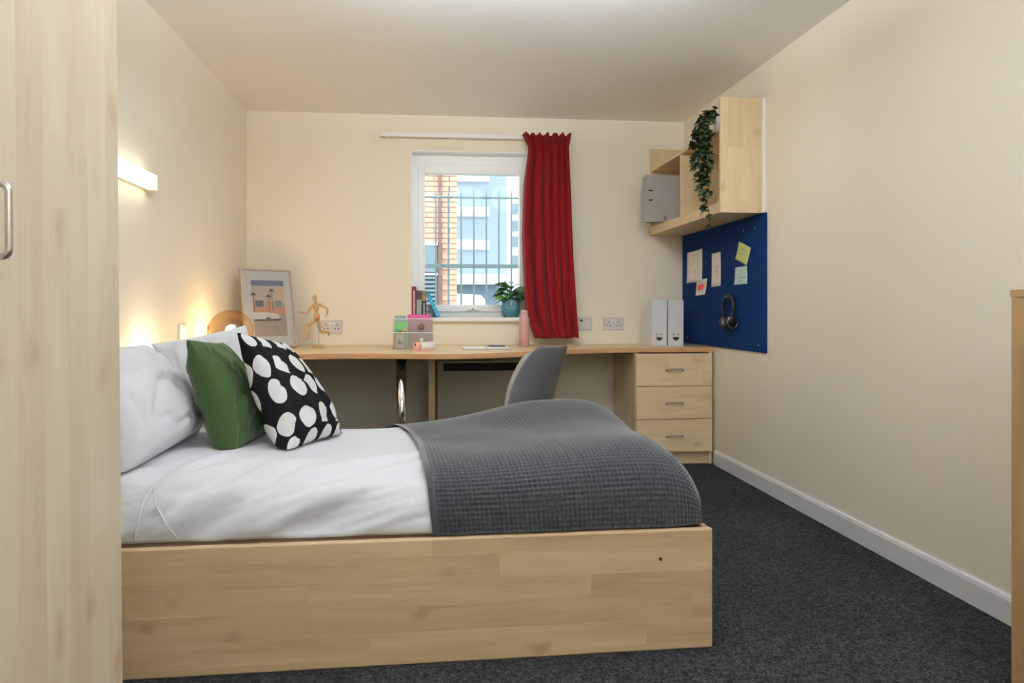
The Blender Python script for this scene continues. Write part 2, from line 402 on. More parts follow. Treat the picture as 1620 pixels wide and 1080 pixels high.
for i in range(6): bm.faces.new((a[i], b[i], b[(i+1) % 6], a[(i+1) % 6]))
fin('body', bm, M_BANDW, van)
for x, y in ((.5, 12.62), (1.0, 12.62), (.5, 14.3), (1.0, 14.3)):
    LT('wheel', M_BLACKP, van, [(.05, -.09), (.28, -.08), (.3, 0), (.28, .08), (.05, .09)], (x, y, -.7), 20, 'Y')

# ------------------------------------------------------------------ bed
BX, BY, BR = .837, 1.955, math.radians(1.1)
bed = empty('bed_frame', (BX, BY, 0), BR, 'maple bed base with tall side panel below the duvet', 'bed')
bw = .96
B('side_panel', M_BED, bed, -2.03, 0, -.022, 0, 0, .352, .005, world=False)
B('side_panel', M_BED, bed, -2.03, 0, bw, bw+.022, 0, .352, .005, world=False)
B('foot_panel', M_BED, bed, -.022, -.001, .0005, bw-.0005, 0, .35, .004, world=False)
B('head_panel', M_BED, bed, -2.03, -2.008, .0005, bw-.0005, 0, .36, .004, world=False)
for k in range(12):
    B('slat', M_WY, bed, -1.95+k*.165, -1.87+k*.165, .001, bw-.001, .20, .215, world=False)
o = T('screw_cap', M_DARK, bed, [(-.16, -.0235, .268), (-.16, -.0215, .268)], .005, 12, world=False)
o = T('screw_cap', M_EDGE, bed, [(-.018, -.0235, .318), (-.018, -.0215, .318)], .003, 10, world=False)
mat_o = fin('mattress', box(bmesh.new(), -1.99, -.05, .025, bw-.025, .216, .43, .07, 4), M_MATT); mat_o.location = (BX, BY, 0); mat_o.rotation_euler = (0, 0, BR)
tag(mat_o, 'mattress set inside the maple bed base under the white duvet', 'mattress')

ZB = .354
def bed_surface(x, phi, off, xs=-.30, xe=-.012):
    """arrays x, phi in the bed's frame -> points on the duvet, off = thickness outwards"""
    e = np.clip((x-xs)/(xe+off*.8-xs), 0, 1)
    k = np.maximum(1-e**4.0, 0)**(1/3.0)
    yc, a = .48, (.478+off)*(1-.07*e**5)
    r = np.sin(phi-PI/2)                       # -1 at the camera side, +1 at the far side
    y = yc+a*r
    S_ = np.maximum(1-np.abs(r)**5.4, 0)**(1/3.0)
    h = .190+.012*np.sin(x*2.2)
    h = h+.105*np.exp(-(((x+.30)/.36)**2+((y-.92)/.34)**2))+.034*np.exp(-(((x+.20)/.34)**2+((y-.20)/.30)**2))
    h = h-.002*np.exp(-(((x+.15)/.30)**2+((y-.55)/.16)**2))
    z = ZB+h*S_*k+off*S_*np.minimum(1, k*2)
    return np.stack([x, y, np.maximum(z, ZB)], -1)
def arc_param(f, n, t0, t1, m=600):
    t = np.linspace(t0, t1, m); p = f(t); d = np.concatenate([[0], np.cumsum(np.linalg.norm(np.diff(p, axis=0), axis=1))])
    return np.interp(np.linspace(0, d[-1], n), d, t), d[-1]
def normals(P):
    du = np.gradient(P, axis=0); dv = np.gradient(P, axis=1); n = np.cross(du, dv)
    n /= np.maximum(np.linalg.norm(n, axis=-1, keepdims=True), 1e-9); return n
def vnoise(A, sc, seed=0):
    out = np.empty(A.shape[:2])
    for i in range(A.shape[0]):
        for j in range(A.shape[1]):
            p = A[i, j]; out[i, j] = noise.noise((p[0]*sc[0]+seed, p[1]*sc[1], p[2]*sc[2]))
    return out
# duvet
nu, nv = 150, 110
phis, Lv = arc_param(lambda t: bed_surface(np.full_like(t, -1.), t, 0), nv, .0015, PI-.0015)
xs_, Lu = arc_param(lambda t: bed_surface(t, np.full_like(t, PI/2), 0), nu, -1.985, -.0125)
Xg, Pg = np.meshgrid(xs_, phis, indexing='ij')
P = bed_surface(Xg, Pg, 0)
n = normals(P)
if n[nu//2, nv//2, 2] < 0: n = -n
ys, zs = P[..., 1], P[..., 2]
side = np.clip((.30-ys)/.22, 0, 1)
up = np.clip((zs-ZB)/.03, 0, 1)
s_ = zs*1.4+ys
q = np.stack([(Xg*.86+s_*.5)*2.2, (-Xg*.5+s_*.86)*13., np.zeros_like(Xg)], -1)
q2 = np.stack([(Xg*.5+s_*.86)*2.5, (-Xg*.86+s_*.5)*15., np.zeros_like(Xg)+5], -1)
left = np.clip((-1.15-Xg)/.3, 0, 1)
fold = vnoise(q, (1, 1, 1))*(1-left)+vnoise(q2, (1, 1, 1))*left
fold = np.sign(fold)*np.abs(fold)**.75
fine = vnoise(q*np.array([2.2, 2.3, 1.]), (1, 1, 1), 17); fine = -np.abs(fine)**.7+.35
cover = np.clip((-.78-Xg)/.10, 0, 1)
disp = (.034*fold*side*up+.013*fine*side*up+.008*vnoise(P, (4, 5, 4), 3)+.006*fold*(1-side))*(.12+.88*cover)-.005
P = P+n*disp[..., None]
P[..., 2] = np.maximum(P[..., 2], ZB)
P[..., 1] = np.maximum(P[..., 1], -.019)
duvet = link('duvet', grid_mesh('duvet', P), M_COTTON); duvet.location = (BX, BY, 0); duvet.rotation_euler = (0, 0, BR)
tag(duvet, 'white cotton duvet spread over the bed under the grey throw', 'duvet')
so = duvet.modifiers.new('thick', 'SOLIDIFY'); so.thickness = .004; so.offset = -1
def piping(pts):
    out = []
    for x, z in pts:
        i = int(np.argmin(abs(xs_-x))); col = P[i, :45, 2]; j = int(np.argmax(col >= z)) if col.max() >= z else 44
        out.append(tuple(P[i, j]+n[i, j]*.0035))
    Q_ = np.array(out)
    for _ in range(6): Q_[1:-1] = (Q_[:-2]+2*Q_[1:-1]+Q_[2:])/4
    T('piping', M_COTTON, duvet, [tuple(v) for v in Q_], .0030, 6, world=False)
piping([(-1.635+.022*k/14, .364+.0095*k) for k in range(15)])
piping([(-1.520-.085*(k/14)**.8, .364+.0095*k) for k in range(15)])
# waffle throw: real relief, 15 mm cells
cell = .0150; sub = 4
OFF = .012
ph2, Lv = arc_param(lambda t: bed_surface(np.full_like(t, -.5), t, OFF), 2000, .0015, PI-.0015)
cv = int(Lv/cell); nv = cv*sub+1; ph2 = np.interp(np.linspace(0, 1, nv), np.linspace(0, 1, 2000), ph2)
xx, Lu = arc_param(lambda t: bed_surface(t, np.full_like(t, PI/2), OFF), 2000, -.92, -.0125)
cu = int(Lu/cell); nu = cu*sub+1; xx = np.interp(np.linspace(0, 1, nu), np.linspace(0, 1, 2000), xx)
tt = np.linspace(0, 1, nv)
# left hem, skewed: nearer the foot on the camera side
yy = bed_surface(np.full_like(ph2, -.8), ph2, OFF)[:, 1]
hem = -.825-.165*np.clip(yy/.96, 0, 1)**1.3 - .015*np.sin(tt*9)
U = (xx-xx[0])/(xx[-1]-xx[0])
Xg = hem[None, :]+(xx[-1]-hem[None, :])*U[:, None]; Pg = np.repeat(ph2[None, :], nu, 0)
P2 = bed_surface(Xg, Pg, OFF)
n2 = normals(P2)
if n2[nu//2, nv//2, 2] < 0: n2 = -n2
lo = P2[::sub, ::sub]
a_ = (np.arange(nu) % sub)/sub; b_ = (np.arange(nv) % sub)/sub
ra = np.abs(np.abs(a_-.5)*2); rb = np.abs(np.abs(b_-.5)*2)
r = np.maximum(ra[:, None], rb[None, :])
pit = (1-r**1.5)
hemmask = np.clip((np.arange(nu)[:, None]-5)/2., 0, 1)
wr = np.zeros((nu, nv)); wl = vnoise(lo, (5, 6, 5), 11)
wr = np.kron(wl, np.ones((sub, sub)))[:nu, :nv]
iu = np.arange(nu)/sub; iv = np.arange(nv)/sub
i0 = np.minimum(iu.astype(int), wl.shape[0]-2); j0 = np.minimum(iv.astype(int), wl.shape[1]-2); fu = (iu-i0)[:, None]; fv = (iv-j0)[None, :]
wr = (wl[i0][:, j0]*(1-fu)*(1-fv)+wl[i0+1][:, j0]*fu*(1-fv)+wl[i0][:, j0+1]*(1-fu)*fv+wl[i0+1][:, j0+1]*fu*fv)
P2 = P2+n2*(.006*wr-0.0078*pit*hemmask)[..., None]
P2[..., 2] = np.maximum(P2[..., 2], ZB)
throw = link('throw_blanket', grid_mesh('throw_blanket', P2), M_THROW); throw.location = (BX, BY, 0); throw.rotation_euler = (0, 0, BR)
tag(throw, 'charcoal grey waffle-weave throw covering the foot of the bed', 'blanket')

# ------------------------------------------------------------------ pillows and cushions
def cushion4(name, mat, th, TL, TR, BR_, BL, label, cat, seed=0, pinch=.05, pw=.42, wrinkle=.006, nn=48, front=1.0, ear=.0):
    """stuffed case hung between its four corners; front/back bulge along the face normal"""
    TL, TR, BR_, BL = (Vector(p) for p in (TL, TR, BR_, BL)); c = (TL+TR+BR_+BL)/4
    N = ((TR-BL).cross(TL-BR_)).normalized()
    W = (TR+BR_-TL-BL)/2; Up = (TL+TR-BL-BR_)/2
    if N.x < 0: N = -N
    bm = bmesh.new(); uvl = bm.loops.layers.uv.new('UVMap')
    t = np.sin(np.linspace(-PI/2, PI/2, nn)*.97)/math.sin(PI/2*.97)
    for s_ in (1, -1):
        V = {}
        for i, u in enumerate(t):
            for j, v in enumerate(t):
                a, b = (u*(1-pinch*(1-v*v))+1)/2, (v*(1-pinch*(1-u*u))+1)/2
                p = BL*(1-a)*(1-b)+BR_*a*(1-b)+TR*a*b+TL*(1-a)*b
                body = max((1-u*u)*(1-v*v), 0)**pw
                ed = 1-max(abs(u), abs(v)); edge = min(1, 5*ed)
                wn = noise.noise((u*1.8+seed, v*1.8, s_*3.1))+.7*noise.noise((u*4.5+seed, v*2.5+9, s_))
                cr = abs(noise.noise((u*2.6-v*1.4+seed*1.7, u*.9+v*1.1+seed, s_*2)))
                d = s_*th/2*body*(1-.30*v)*(front if s_ > 0 else 1)+s_*(wrinkle*wn-wrinkle*2.4*max(0, .16-cr)*6)*edge
                k = u if abs(v) > abs(u) else v
                d += s_*wrinkle*.9*math.sin(11*k+seed)*edge*max(0, .45-ed)*2
                pz = p+N*d; pz.z = max(pz.z, .541); V[i, j] = (bm.verts.new(pz-c), ((.45*u+.55*math.asin(max(-1, min(1, u)))*2/PI+1)/2, (.45*v+.55*math.asin(max(-1, min(1, v)))*2/PI+1)/2))
        for i in range(nn-1):
            for j in range(nn-1):
                q = [V[i, j], V[i+1, j], V[i+1, j+1], V[i, j+1]]
                f = bm.faces.new([p[0] for p in q]); f.smooth = True
                for lp, p in zip(f.loops, q): lp[uvl].uv = p[1]
    bmesh.ops.remove_doubles(bm, verts=bm.verts[:], dist=1e-5)
    bmesh.ops.recalc_face_normals(bm, faces=bm.faces[:])
    me = bpy.data.meshes.new(name); bm.to_mesh(me); bm.free()
    o = link(name, me, mat); o.location = c
    return tag(o, label, cat)
cushion4('pillow', M_COTTON, .27, (-1.03, 2.02, .868), (-1.03, 2.56, .868), (-.865, 2.60, .535), (-.865, 1.99, .530), 'plump white pillow nearest the wardrobe on the bed', 'pillow', 1, pinch=.015, pw=.36, wrinkle=.007)
cushion4('pillow', M_COTTON, .13, (-1.06, 2.70, .868), (-.752, 2.87, .935), (-.63, 2.90, .53), (-.90, 2.74, .53), 'white pillow behind the green cushion by the lamp', 'pillow', 4, pinch=.04, wrinkle=.006)
cushion4('cushion', M_GREEN, .165, (-.782, 2.28, .900), (-.768, 2.60, .876), (-.615, 2.61, .525), (-.645, 2.255, .525), 'plain olive green cushion between pillow and dotted cushion', 'cushion', 8, wrinkle=.008, front=1.1, pw=.36)
cushion4('cushion', M_POLKA, .165, (-.632, 2.31, .922), (-.545, 2.64, .868), (-.325, 2.55, .528), (-.468, 2.265, .525), 'black cushion with large white polka dots', 'cushion', 13, wrinkle=.005, pw=.38)

# ------------------------------------------------------------------ wardrobe
wd = empty('wardrobe', (-.93, .6, 0), label='tall maple wardrobe with steel bow handle at the left edge', cat='wardrobe')
wd.rotation_euler = (0, math.radians(-.5), 0)
FX = -.64
def WB(name, mat, *a, **k):
    x0, x1, y0, y1, z0, z1 = a
    return B(name, mat, wd, x0+.93, x1+.93, y0-.6, y1-.6, z0, z1, world=False, **k)
WB('side_panel', M_WARD, -1.18, FX-.02, 1.47, 1.488, 0, 2.1, bev=.001)
WB('side_panel', M_WARD, -1.18, FX-.02, -.05, -.032, 0, 2.1, bev=.001)
WB('back_panel', M_WARD, -1.18, -1.172, -.032, 1.47, .06, 2.08)
WB('top_panel', M_WARD, -1.18, FX-.02, -.032, 1.47, 2.08, 2.1)
WB('plinth', M_WARD, -1.12, FX-.06, -.032, 1.47, 0, .06)
for y0, y1, hy in ((1.0, 1.49, 1.053), (.50, .998, .94), (.0, .498, .06)):
    d = WB('door', M_WARD, FX-.0195, FX, y0, y1, .062, 2.098, bev=.0015)
    pts = arc_path([(FX, hy, 1.182), (FX+.036, hy, 1.182), (FX+.036, hy, 1.074), (FX, hy, 1.074)], .014)
    T('handle', M_STEEL, d, [(x+.93, y-.6, z) for x, y, z in pts], .0052, 12, world=False)

# ------------------------------------------------------------------ right foreground cabinet
rc = empty('low_cupboard', (1.64, .9, 0), label='waist-high oak-toned cupboard at the right edge of the room', cat='cupboard')
B('side_panel', M_RIGHT, rc, 1.465, 1.825, 1.542, 1.56, 0, 1.03)
B('side_panel', M_RIGHT, rc, 1.465, 1.825, .25, .268, 0, 1.03)
B('top_panel', M_RIGHT, rc, 1.443, 1.825, .25, 1.562, 1.03, 1.048, .001)
B('plinth', M_RIGHT, rc, 1.50, 1.82, .268, 1.542, 0, .06)
B('back_panel', M_RIGHT, rc, 1.817, 1.825, .268, 1.542, .06, 1.03)
for y0, y1, s in ((.252, .903, 1), (.907, 1.56, -1)):
    d = B('door', M_RIGHT, rc, 1.445, 1.464, y0, y1, .062, 1.029, .001)
    hy = .86 if s > 0 else .95
    T('handle', M_STEEL, d, arc_path([(1.445, hy, .92), (1.412, hy, .92), (1.412, hy, .80), (1.445, hy, .80)], .012), .005)

# ------------------------------------------------------------------ desk
DZ = .752
ctrl = [(-1.235, 2.985), (-1.0, 2.985), (-.93, 3.3), (-.86, 3.62), (-.70, 3.80), (-.45, 3.84), (-.2, 3.815), (.08, 3.765), (.30, 3.80), (.60, 3.95), (.82, 4.09), (1.05, 4.19), (1.35, 4.235), (1.84, 4.235)]
def catmull(C, n=6):
    out = []
    for i in range(len(C)-1):
        p0, p1, p2, p3 = (Vector(C[max(0, min(len(C)-1, i+k))]) for k in (-1, 0, 1, 2))
        for k in range(n):
            t = k/n; out.append(tuple(.5*((2*p1)+(p2-p0)*t+(2*p0-5*p1+4*p2-p3)*t*t+(3*p1-p0-3*p2+p3)*t**3)))
    out.append(tuple(C[-1])); return out
front = [ctrl[0]]+catmull(ctrl[1:])
dk = empty('desk', (.3, 4.3, 0), label='long wall-to-wall desk with pale curved top and chrome leg', cat='desk')
fin('desktop', prism(bmesh.new(), front+[(1.84, 4.755), (-1.235, 4.755)], DZ-.028, DZ), M_DESK, dk)
bm = bmesh.new(); Fr = [Vector((x, y, 0)) for x, y in front[1:]]; L = []
for i, p in enumerate(Fr):
    d = (Fr[min(i+1, len(Fr)-1)]-Fr[max(0, i-1)]).normalized(); nn_ = Vector((d.y, -d.x, 0))
    L.append([bm.verts.new(p+nn_*o_+Vector((0, 0, z))) for o_, z in ((.0003, DZ-.029), (.002, DZ-.029), (.003, DZ-.014), (.002, DZ-.0005), (.0003, DZ-.0005))])
for a, b in zip(L, L[1:]):
    for k in range(5): bm.faces.new((a[k], b[k], b[(k+1) % 5], a[(k+1) % 5]))
fin('edge_band', bm, M_EDGE, dk)
lg = T('leg', M_CHROME, dk, [(-.155, 3.92, 0), (-.155, 3.92, DZ-.03)], .030, 24)
LT('leg_flange', M_BLACKP, dk, [(.028, DZ-.038), (.055, DZ-.036), (.055, DZ-.0285)], (-.155, 3.92, 0), 24)
lg = T('leg', M_CHROME, dk, [(-1.05, 3.25, 0), (-1.05, 3.25, DZ-.03)], .030, 24)
B('support_panel', M_WZ, dk, .0, .04, 4.28, 4.735, 0, DZ-.029)
# drawers
dw = empty('drawer_unit', (1.57, 4.48, 0), label='maple three-drawer pedestal under the right end of the desk', cat='drawers')
DX0, DX1, DYF = 1.318, 1.826, 4.235
B('side_panel', M_WZ, dw, DX0, DX0+.018, DYF, 4.735, 0, DZ-.03)
B('side_panel', M_WZ, dw, DX1-.018, DX1, DYF, 4.735, 0, DZ-.03)
B('back_panel', M_WZ, dw, DX0+.018, DX1-.018, 4.725, 4.735, 0, DZ-.03)
B('plinth', M_WX, dw, DX0+.018, DX1-.018, DYF+.02, DYF+.036, 0, .075)
for k, (z0, z1) in enumerate(((.508, .716), (.297, .504), (.083, .293))):
    d = B('drawer', M_WX, dw, DX0+.003, DX1-.003, DYF-.018, DYF-.001, z0, z1, .0015)
    zc = (z0+z1)/2; xc = (DX0+DX1)/2
    T('handle', M_STEEL, d, arc_path([(xc-.052, DYF-.018, zc-.006), (xc-.052, DYF-.042, zc+.004), (xc+.052, DYF-.042, zc+.004), (xc+.052, DYF-.018, zc-.006)], .01), .0052, 10)
# heater under the desk
ht = empty('panel_heater', (.5, 4.7, .2), label='cream panel heater with dark slotted grille below the desk', cat='heater')
M_HEAT = plain('heater_cream', srgb(206, 200, 184), .45, var=.02)
B('body', M_HEAT, ht, .06, .86, 4.66, 4.75, .14, .645, .006)
B('grille_back', M_DARK, ht, .10, .64, 4.6585, 4.6605, .575, .63)
for k in range(28): B('grille_slat', plain('grille_brown', srgb(92, 82, 70), .5), ht, .104+k*.0192, .110+k*.0192, 4.654, 4.6584, .575, .63)
B('foot', M_BLACKP, ht, .15, .19, 4.67, 4.74, 0, .14); B('foot', M_BLACKP, ht, .72, .76, 4.67, 4.74, 0, .14)

# ------------------------------------------------------------------ chair
ch = empty('desk_chair', (.40, 3.47, 0), math.atan2(-.82, .62)*-1, label='grey moulded shell chair with woolly seat pad at the desk', cat='chair')
ch.rotation_euler = (0, 0, math.atan2(.60, -.80)-PI/2)
prof = [(.23, .375, .20, .0), (.20, .395, .215, .01), (.08, .39, .235, .02), (-.08, .385, .24, .03), (-.165, .41, .242, .05), (-.205, .50, .238, .07), (-.235, .60, .228, .085), (-.265, .69, .212, .075), (-.292, .77, .190, .058), (-.305, .806, .165, .045), (-.308, .818, .140, .04)]
def shell_pts(off=0., s0=0, s1=None, wscale=1.):
    pr = prof[s0:s1]; rows = []
    for i, (y, z, hw, cl) in enumerate(pr):
        a, b = pr[max(0, i-1)], pr[min(len(pr)-1, i+1)]
        ty, tz = b[0]-a[0], b[1]-a[1]; l = math.hypot(ty, tz); ny, nz = tz/l, -ty/l      # towards the sitter
        if nz < 0 and ny < 0: ny, nz = -ny, -nz
        row = []
        for k in range(13):
            t = -1+k/6; c = cl*abs(t)**2.6+off
            row.append((t*hw*wscale, y+ny*c, z+nz*c))
        rows.append(row)
    return np.array(rows)
sh = link('shell', grid_mesh('shell', shell_pts()), M_SHELL, ch)
m = sh.modifiers.new('thick', 'SOLIDIFY'); m.thickness = .012; m.offset = 0
m = sh.modifiers.new('smooth', 'SUBSURF'); m.levels = 2; m.render_levels = 2
pd = link('seat_pad', grid_mesh('seat_pad', shell_pts(.034, 1, 9, .86)), M_CUSH, ch)
m = pd.modifiers.new('thick', 'SOLIDIFY'); m.thickness = .045; m.offset = 0
m = pd.modifiers.new('smooth', 'SUBSURF'); m.levels = 2; m.render_levels = 2
for sx in (-1, 1):
    for sy in (-1, 1):
        T('leg', M_LEGW, ch, [(sx*.10, sy*.09, .36), (sx*.21, sy*.21, 0)], [.017, .011], 12, world=False)
T('leg_frame', M_BLACKP, ch, [(-.11, -.1, .355), (.11, .1, .355)], .008, 8, world=False)
T('leg_frame', M_BLACKP, ch, [(-.11, .1, .35), (.11, -.1, .35)], .008, 8, world=False)

# ------------------------------------------------------------------ wall shelf
sf = empty('wall_shelf', (1.72, 4.17, 1.53), label='maple open wall shelf unit on the right wall above the blue board', cat='shelf')
SX = 1.592
B('end_panel', M_WZ, sf, SX, 1.843, 3.575, 3.593, 1.53, 2.163, .001)
B('end_panel', M_WZ, sf, SX, 1.843, 4.738, 4.756, 1.53, 2.15, .001)
B('bottom_board', M_WY, sf, SX+.002, 1.843, 3.593, 4.738, 1.532, 1.592, .001)
B('top_board', M_WY, sf, SX+.002, 1.843, 3.593, 4.738, 1.985, 2.003, .001)
B('divider', M_WZ, sf, SX+.004, 1.843, 4.168, 4.186, 1.592, 1.985, .001)
B('back_panel', M_WY, sf, 1.834, 1.843, 3.593, 4.738, 1.592, 1.70)
B('wall_batten', M_WHITE, sf, 1.828, 1.8445, 3.566, 3.5745, 1.532, 2.16)
# binder
bn = empty('lever_arch_file', (1.6, 4.50, 1.593), label='grey lever arch file standing on the wall shelf', cat='binder')
M_BIND = plain('grey_marbled_board', srgb(176, 172, 166), .6, var=.10, scale=120.)
B('cover', M_BIND, bn, 1.462, 1.748, 4.465, 4.468, 1.593, 1.910); B('cover', M_BIND, bn, 1.462, 1.748, 4.537, 4.540, 1.593, 1.910)
B('spine', M_BIND, bn, 1.748, 1.751, 4.465, 4.540, 1.593, 1.910)
B('paper_block', M_PAPERW, bn, 1.48, 1.70, 4.475, 4.53, 1.60, 1.895)
for z in (1.80, 1.735): B('slot', M_DARK, bn, 1.485, 1.515, 4.4635, 4.4655, z, z+.009, .001)
T('finger_ring', M_STEEL, bn, [(1.6, 4.4635, 1.62), (1.6, 4.4625, 1.62)], .010, 14)

# ------------------------------------------------------------------ noticeboard and notes
nb_ = empty('noticeboard', (1.84, 4.15, .76), label='navy blue felt noticeboard on the right wall', cat='noticeboard')
BXF = 1.832
B('felt_panel', M_BOARD, nb_, BXF, 1.8435, 3.545, 4.756, .760, 1.529, .001)
for y, z in ((3.66, 1.455), (3.80, 1.458), (4.62, 1.40), (3.62, .80), (4.66, .80), (4.33, 1.31)):
    T('screw', M_STEEL, nb_, [(BXF+.0005, y, z), (BXF-.0015, y, z)], .0045, 8)
def note(mat, quad, label, strokes, blobs=(), curl=.006):
    """quad: 4 (y,z) corners going round; strokes in unit square (0,0)=first corner"""
    c = [sum(q[i] for q in quad)/4 for i in (0, 1)]
    o = empty('paper_note', (BXF-.002, c[0], c[1]), label=label, cat='note', group='notes pinned to the blue board')
    def at(u, v, d=0.):
        a, b, cc, dd = (Vector(q) for q in quad)
        p = a*(1-u)*(1-v)+b*u*(1-v)+cc*u*v+dd*(1-u)*v
        lift = .0012+curl*max(0, (1-v)-.4)**2*1.5+curl*.5*(2*u-1)**2
        return (BXF-lift-d, p.x, p.y)
    G = np.array([[at(i/8, j/8) for j in range(9)] for i in range(9)])
    bm = bmesh.new(); vs = [[bm.verts.new(G[i, j]) for j in range(9)] for i in range(9)]
    for i in range(8):
        for j in range(8): bm.faces.new((vs[i][j], vs[i+1][j], vs[i+1][j+1], vs[i][j+1]))
    s = fin('sheet', bm, mat, o, smooth=True)
    s.modifiers.new('thick', 'SOLIDIFY').thickness = .0004
    if strokes:
        bm = bmesh.new()
        for st in strokes: ribbon(bm, [at(u, v, .0009) for u, v in st], .0022, (1, 0, 0), None)
        tag(fin('pen_strokes', bm, M_INK, o), kind='stuff')
    for (u, v, ru, rv, m) in blobs:
        bm = bmesh.new(); bm.faces.new([bm.verts.new(at(u+ru*math.cos(k*PI/10), v+rv*math.sin(k*PI/10), .0008)) for k in range(20)])
        fin('printed_spot', bm, m, o)
    return o
def scrib(u0, u1, v, h, n):
    return [[(u0+(u1-u0)*(k+.1)/n+(.8*(u1-u0)/n)*t/4, v+h*((t*7+k*3) % 3-1)/2) for t in range(5)] for k in range(n)]
# board corners measured on the felt (y along the wall, z up): bottom-left, bottom-right, top-right, top-left
note(M_PAPERW, [(4.6543, 1.184), (4.3877, 1.1865), (4.3877, 1.4069), (4.6543, 1.3993)], 'large cream paper sheet with small sketches pinned on the blue board', scrib(.3, .7, .88, .05, 4)+scrib(.18, .3, .58, .05, 2)+scrib(.6, .75, .62, .06, 2)+scrib(.42, .56, .34, .06, 2))
note(M_PAPERW, [(4.2356, 1.1434), (4.0933, 1.1467), (4.1025, 1.3615), (4.2356, 1.3605)], 'tall narrow cream strip with two sketched faces on the blue board', scrib(.28, .7, .60, .05, 3)+[[(.5+.2*math.cos(a*PI/8), .42+.1*math.sin(a*PI/8)) for a in range(17)]]+scrib(.4, .6, .44, .04, 2))
note(plain('yellow_green_note', srgb(206, 212, 140), .8, var=.02), [(3.8921, 1.2984), (3.7475, 1.2513), (3.7015, 1.3492), (3.8509, 1.4001)], 'yellow-green sticky note turned on its corner on the blue board', scrib(.2, .7, .68, .07, 4)+scrib(.25, .7, .45, .08, 3))
note(plain('pale_blue_note', srgb(190, 216, 212), .8, var=.02), [(3.9089, 1.1441), (3.7397, 1.1454), (3.7475, 1.2513), (3.9005, 1.2498)], 'pale blue sticky note with handwriting on the blue board', scrib(.35, .5, .75, .04, 2)+scrib(.25, .5, .55, .06, 3)+scrib(.22, .9, .40, .06, 6)+scrib(.25, .55, .22, .06, 4))
note(M_PAPERW, [(4.4951, 1.0911), (4.3358, 1.0964), (4.3053, 1.2039), (4.4841, 1.1991)], 'small white card with orange and pink spots on the blue board', [], [(.28, .5, .16, .22, plain('orange_spot', srgb(250, 96, 60), .8)), (.58, .52, .13, .22, plain('pink_spot', srgb(236, 84, 120), .8)), (.84, .6, .07, .2, plain('amber_spot', srgb(246, 180, 90), .8))])
# headphones hanging on a pin
hp = empty('headphones', (1.80, 3.98, .92), label='black over-ear headphones hanging on the blue board', cat='headphones')
hy, hz = 3.92, .985
band = [(1.795+.022*math.cos(a)*0, hy+.072*math.cos(a), hz+.082*math.sin(a)+.02) for a in np.linspace(-.25, PI+.25, 19)]
T('headband', M_BLACKP, hp, band, [.009]*19, 10)
T('headband_pad', plain('black_pad', (.015, .015, .016), .8), hp, [(1.793, hy+.062*math.cos(a), hz+.073*math.sin(a)+.02) for a in np.linspace(.7, PI-.7, 9)], .009, 10)
for s in (-1, 1):
    e = T('yoke', M_BLACKP, hp, [(1.797, hy+s*.060, hz+.01), (1.795, hy+s*.052, hz-.03), (1.793, hy+s*.042, hz-.06)], .006, 8)
    bm = lathe(bmesh.new(), [(.004, -.022), (.030, -.02), (.037, -.006), (.037, .006), (.030, .014), (.004, .015)], n=24)
    bmesh.ops.transform(bm, matrix=Matrix.Translation((1.795, hy+s*.034, hz-.062)) @ Matrix.Rotation(s*PI/2*.75, 4, 'X') @ Matrix.Scale(1.25, 4, (0, 1, 0)), verts=bm.verts[:])
    ec = fin('ear_cup', bm, M_BLACKP, hp); smooth_sides(ec)
    T('trim_ring', M_STEEL, hp, [(1.795+.030*math.cos(a), hy+s*.056, hz-.062+.036*math.sin(a)) for a in np.linspace(0, 2*PI, 20)], .0022, 6)
T('hook', M_STEEL, hp, [(1.8315, hy, hz+.09), (1.790, hy, hz+.080), (1.780, hy, hz+.093)], .0025, 8)

# ------------------------------------------------------------------ curtain and rail
rl = empty('curtain_rail', (.3, 4.74, 2.2), label='white curtain track on the wall above the window', cat='curtain rail')
B('track', M_WHITE, rl, -.325, .985, 4.70, 4.722, 2.192, 2.222, .004)
for x in (-.28, .31, .9): B('bracket', M_WHITE, rl, x-.012, x+.012, 4.722, 4.759, 2.188, 2.226, .002)
B('end_stop', M_WHITE, rl, -.334, -.324, 4.697, 4.725, 2.188, 2.226, .002)
B('wall_plate', M_WALL, rl, -.375, -.325, 4.752, 4.7595, 2.175, 2.24, .002)
def lerp_tab(t, tab):
    xs = [a for a, _ in tab]; return float(np.interp(t, xs, [b for _, b in tab]))
cur = empty('curtain', (.86, 4.66, .80), label='gathered dark red curtain at the right of the window', cat='curtain')
ZT, ZBm = 2.215, .80
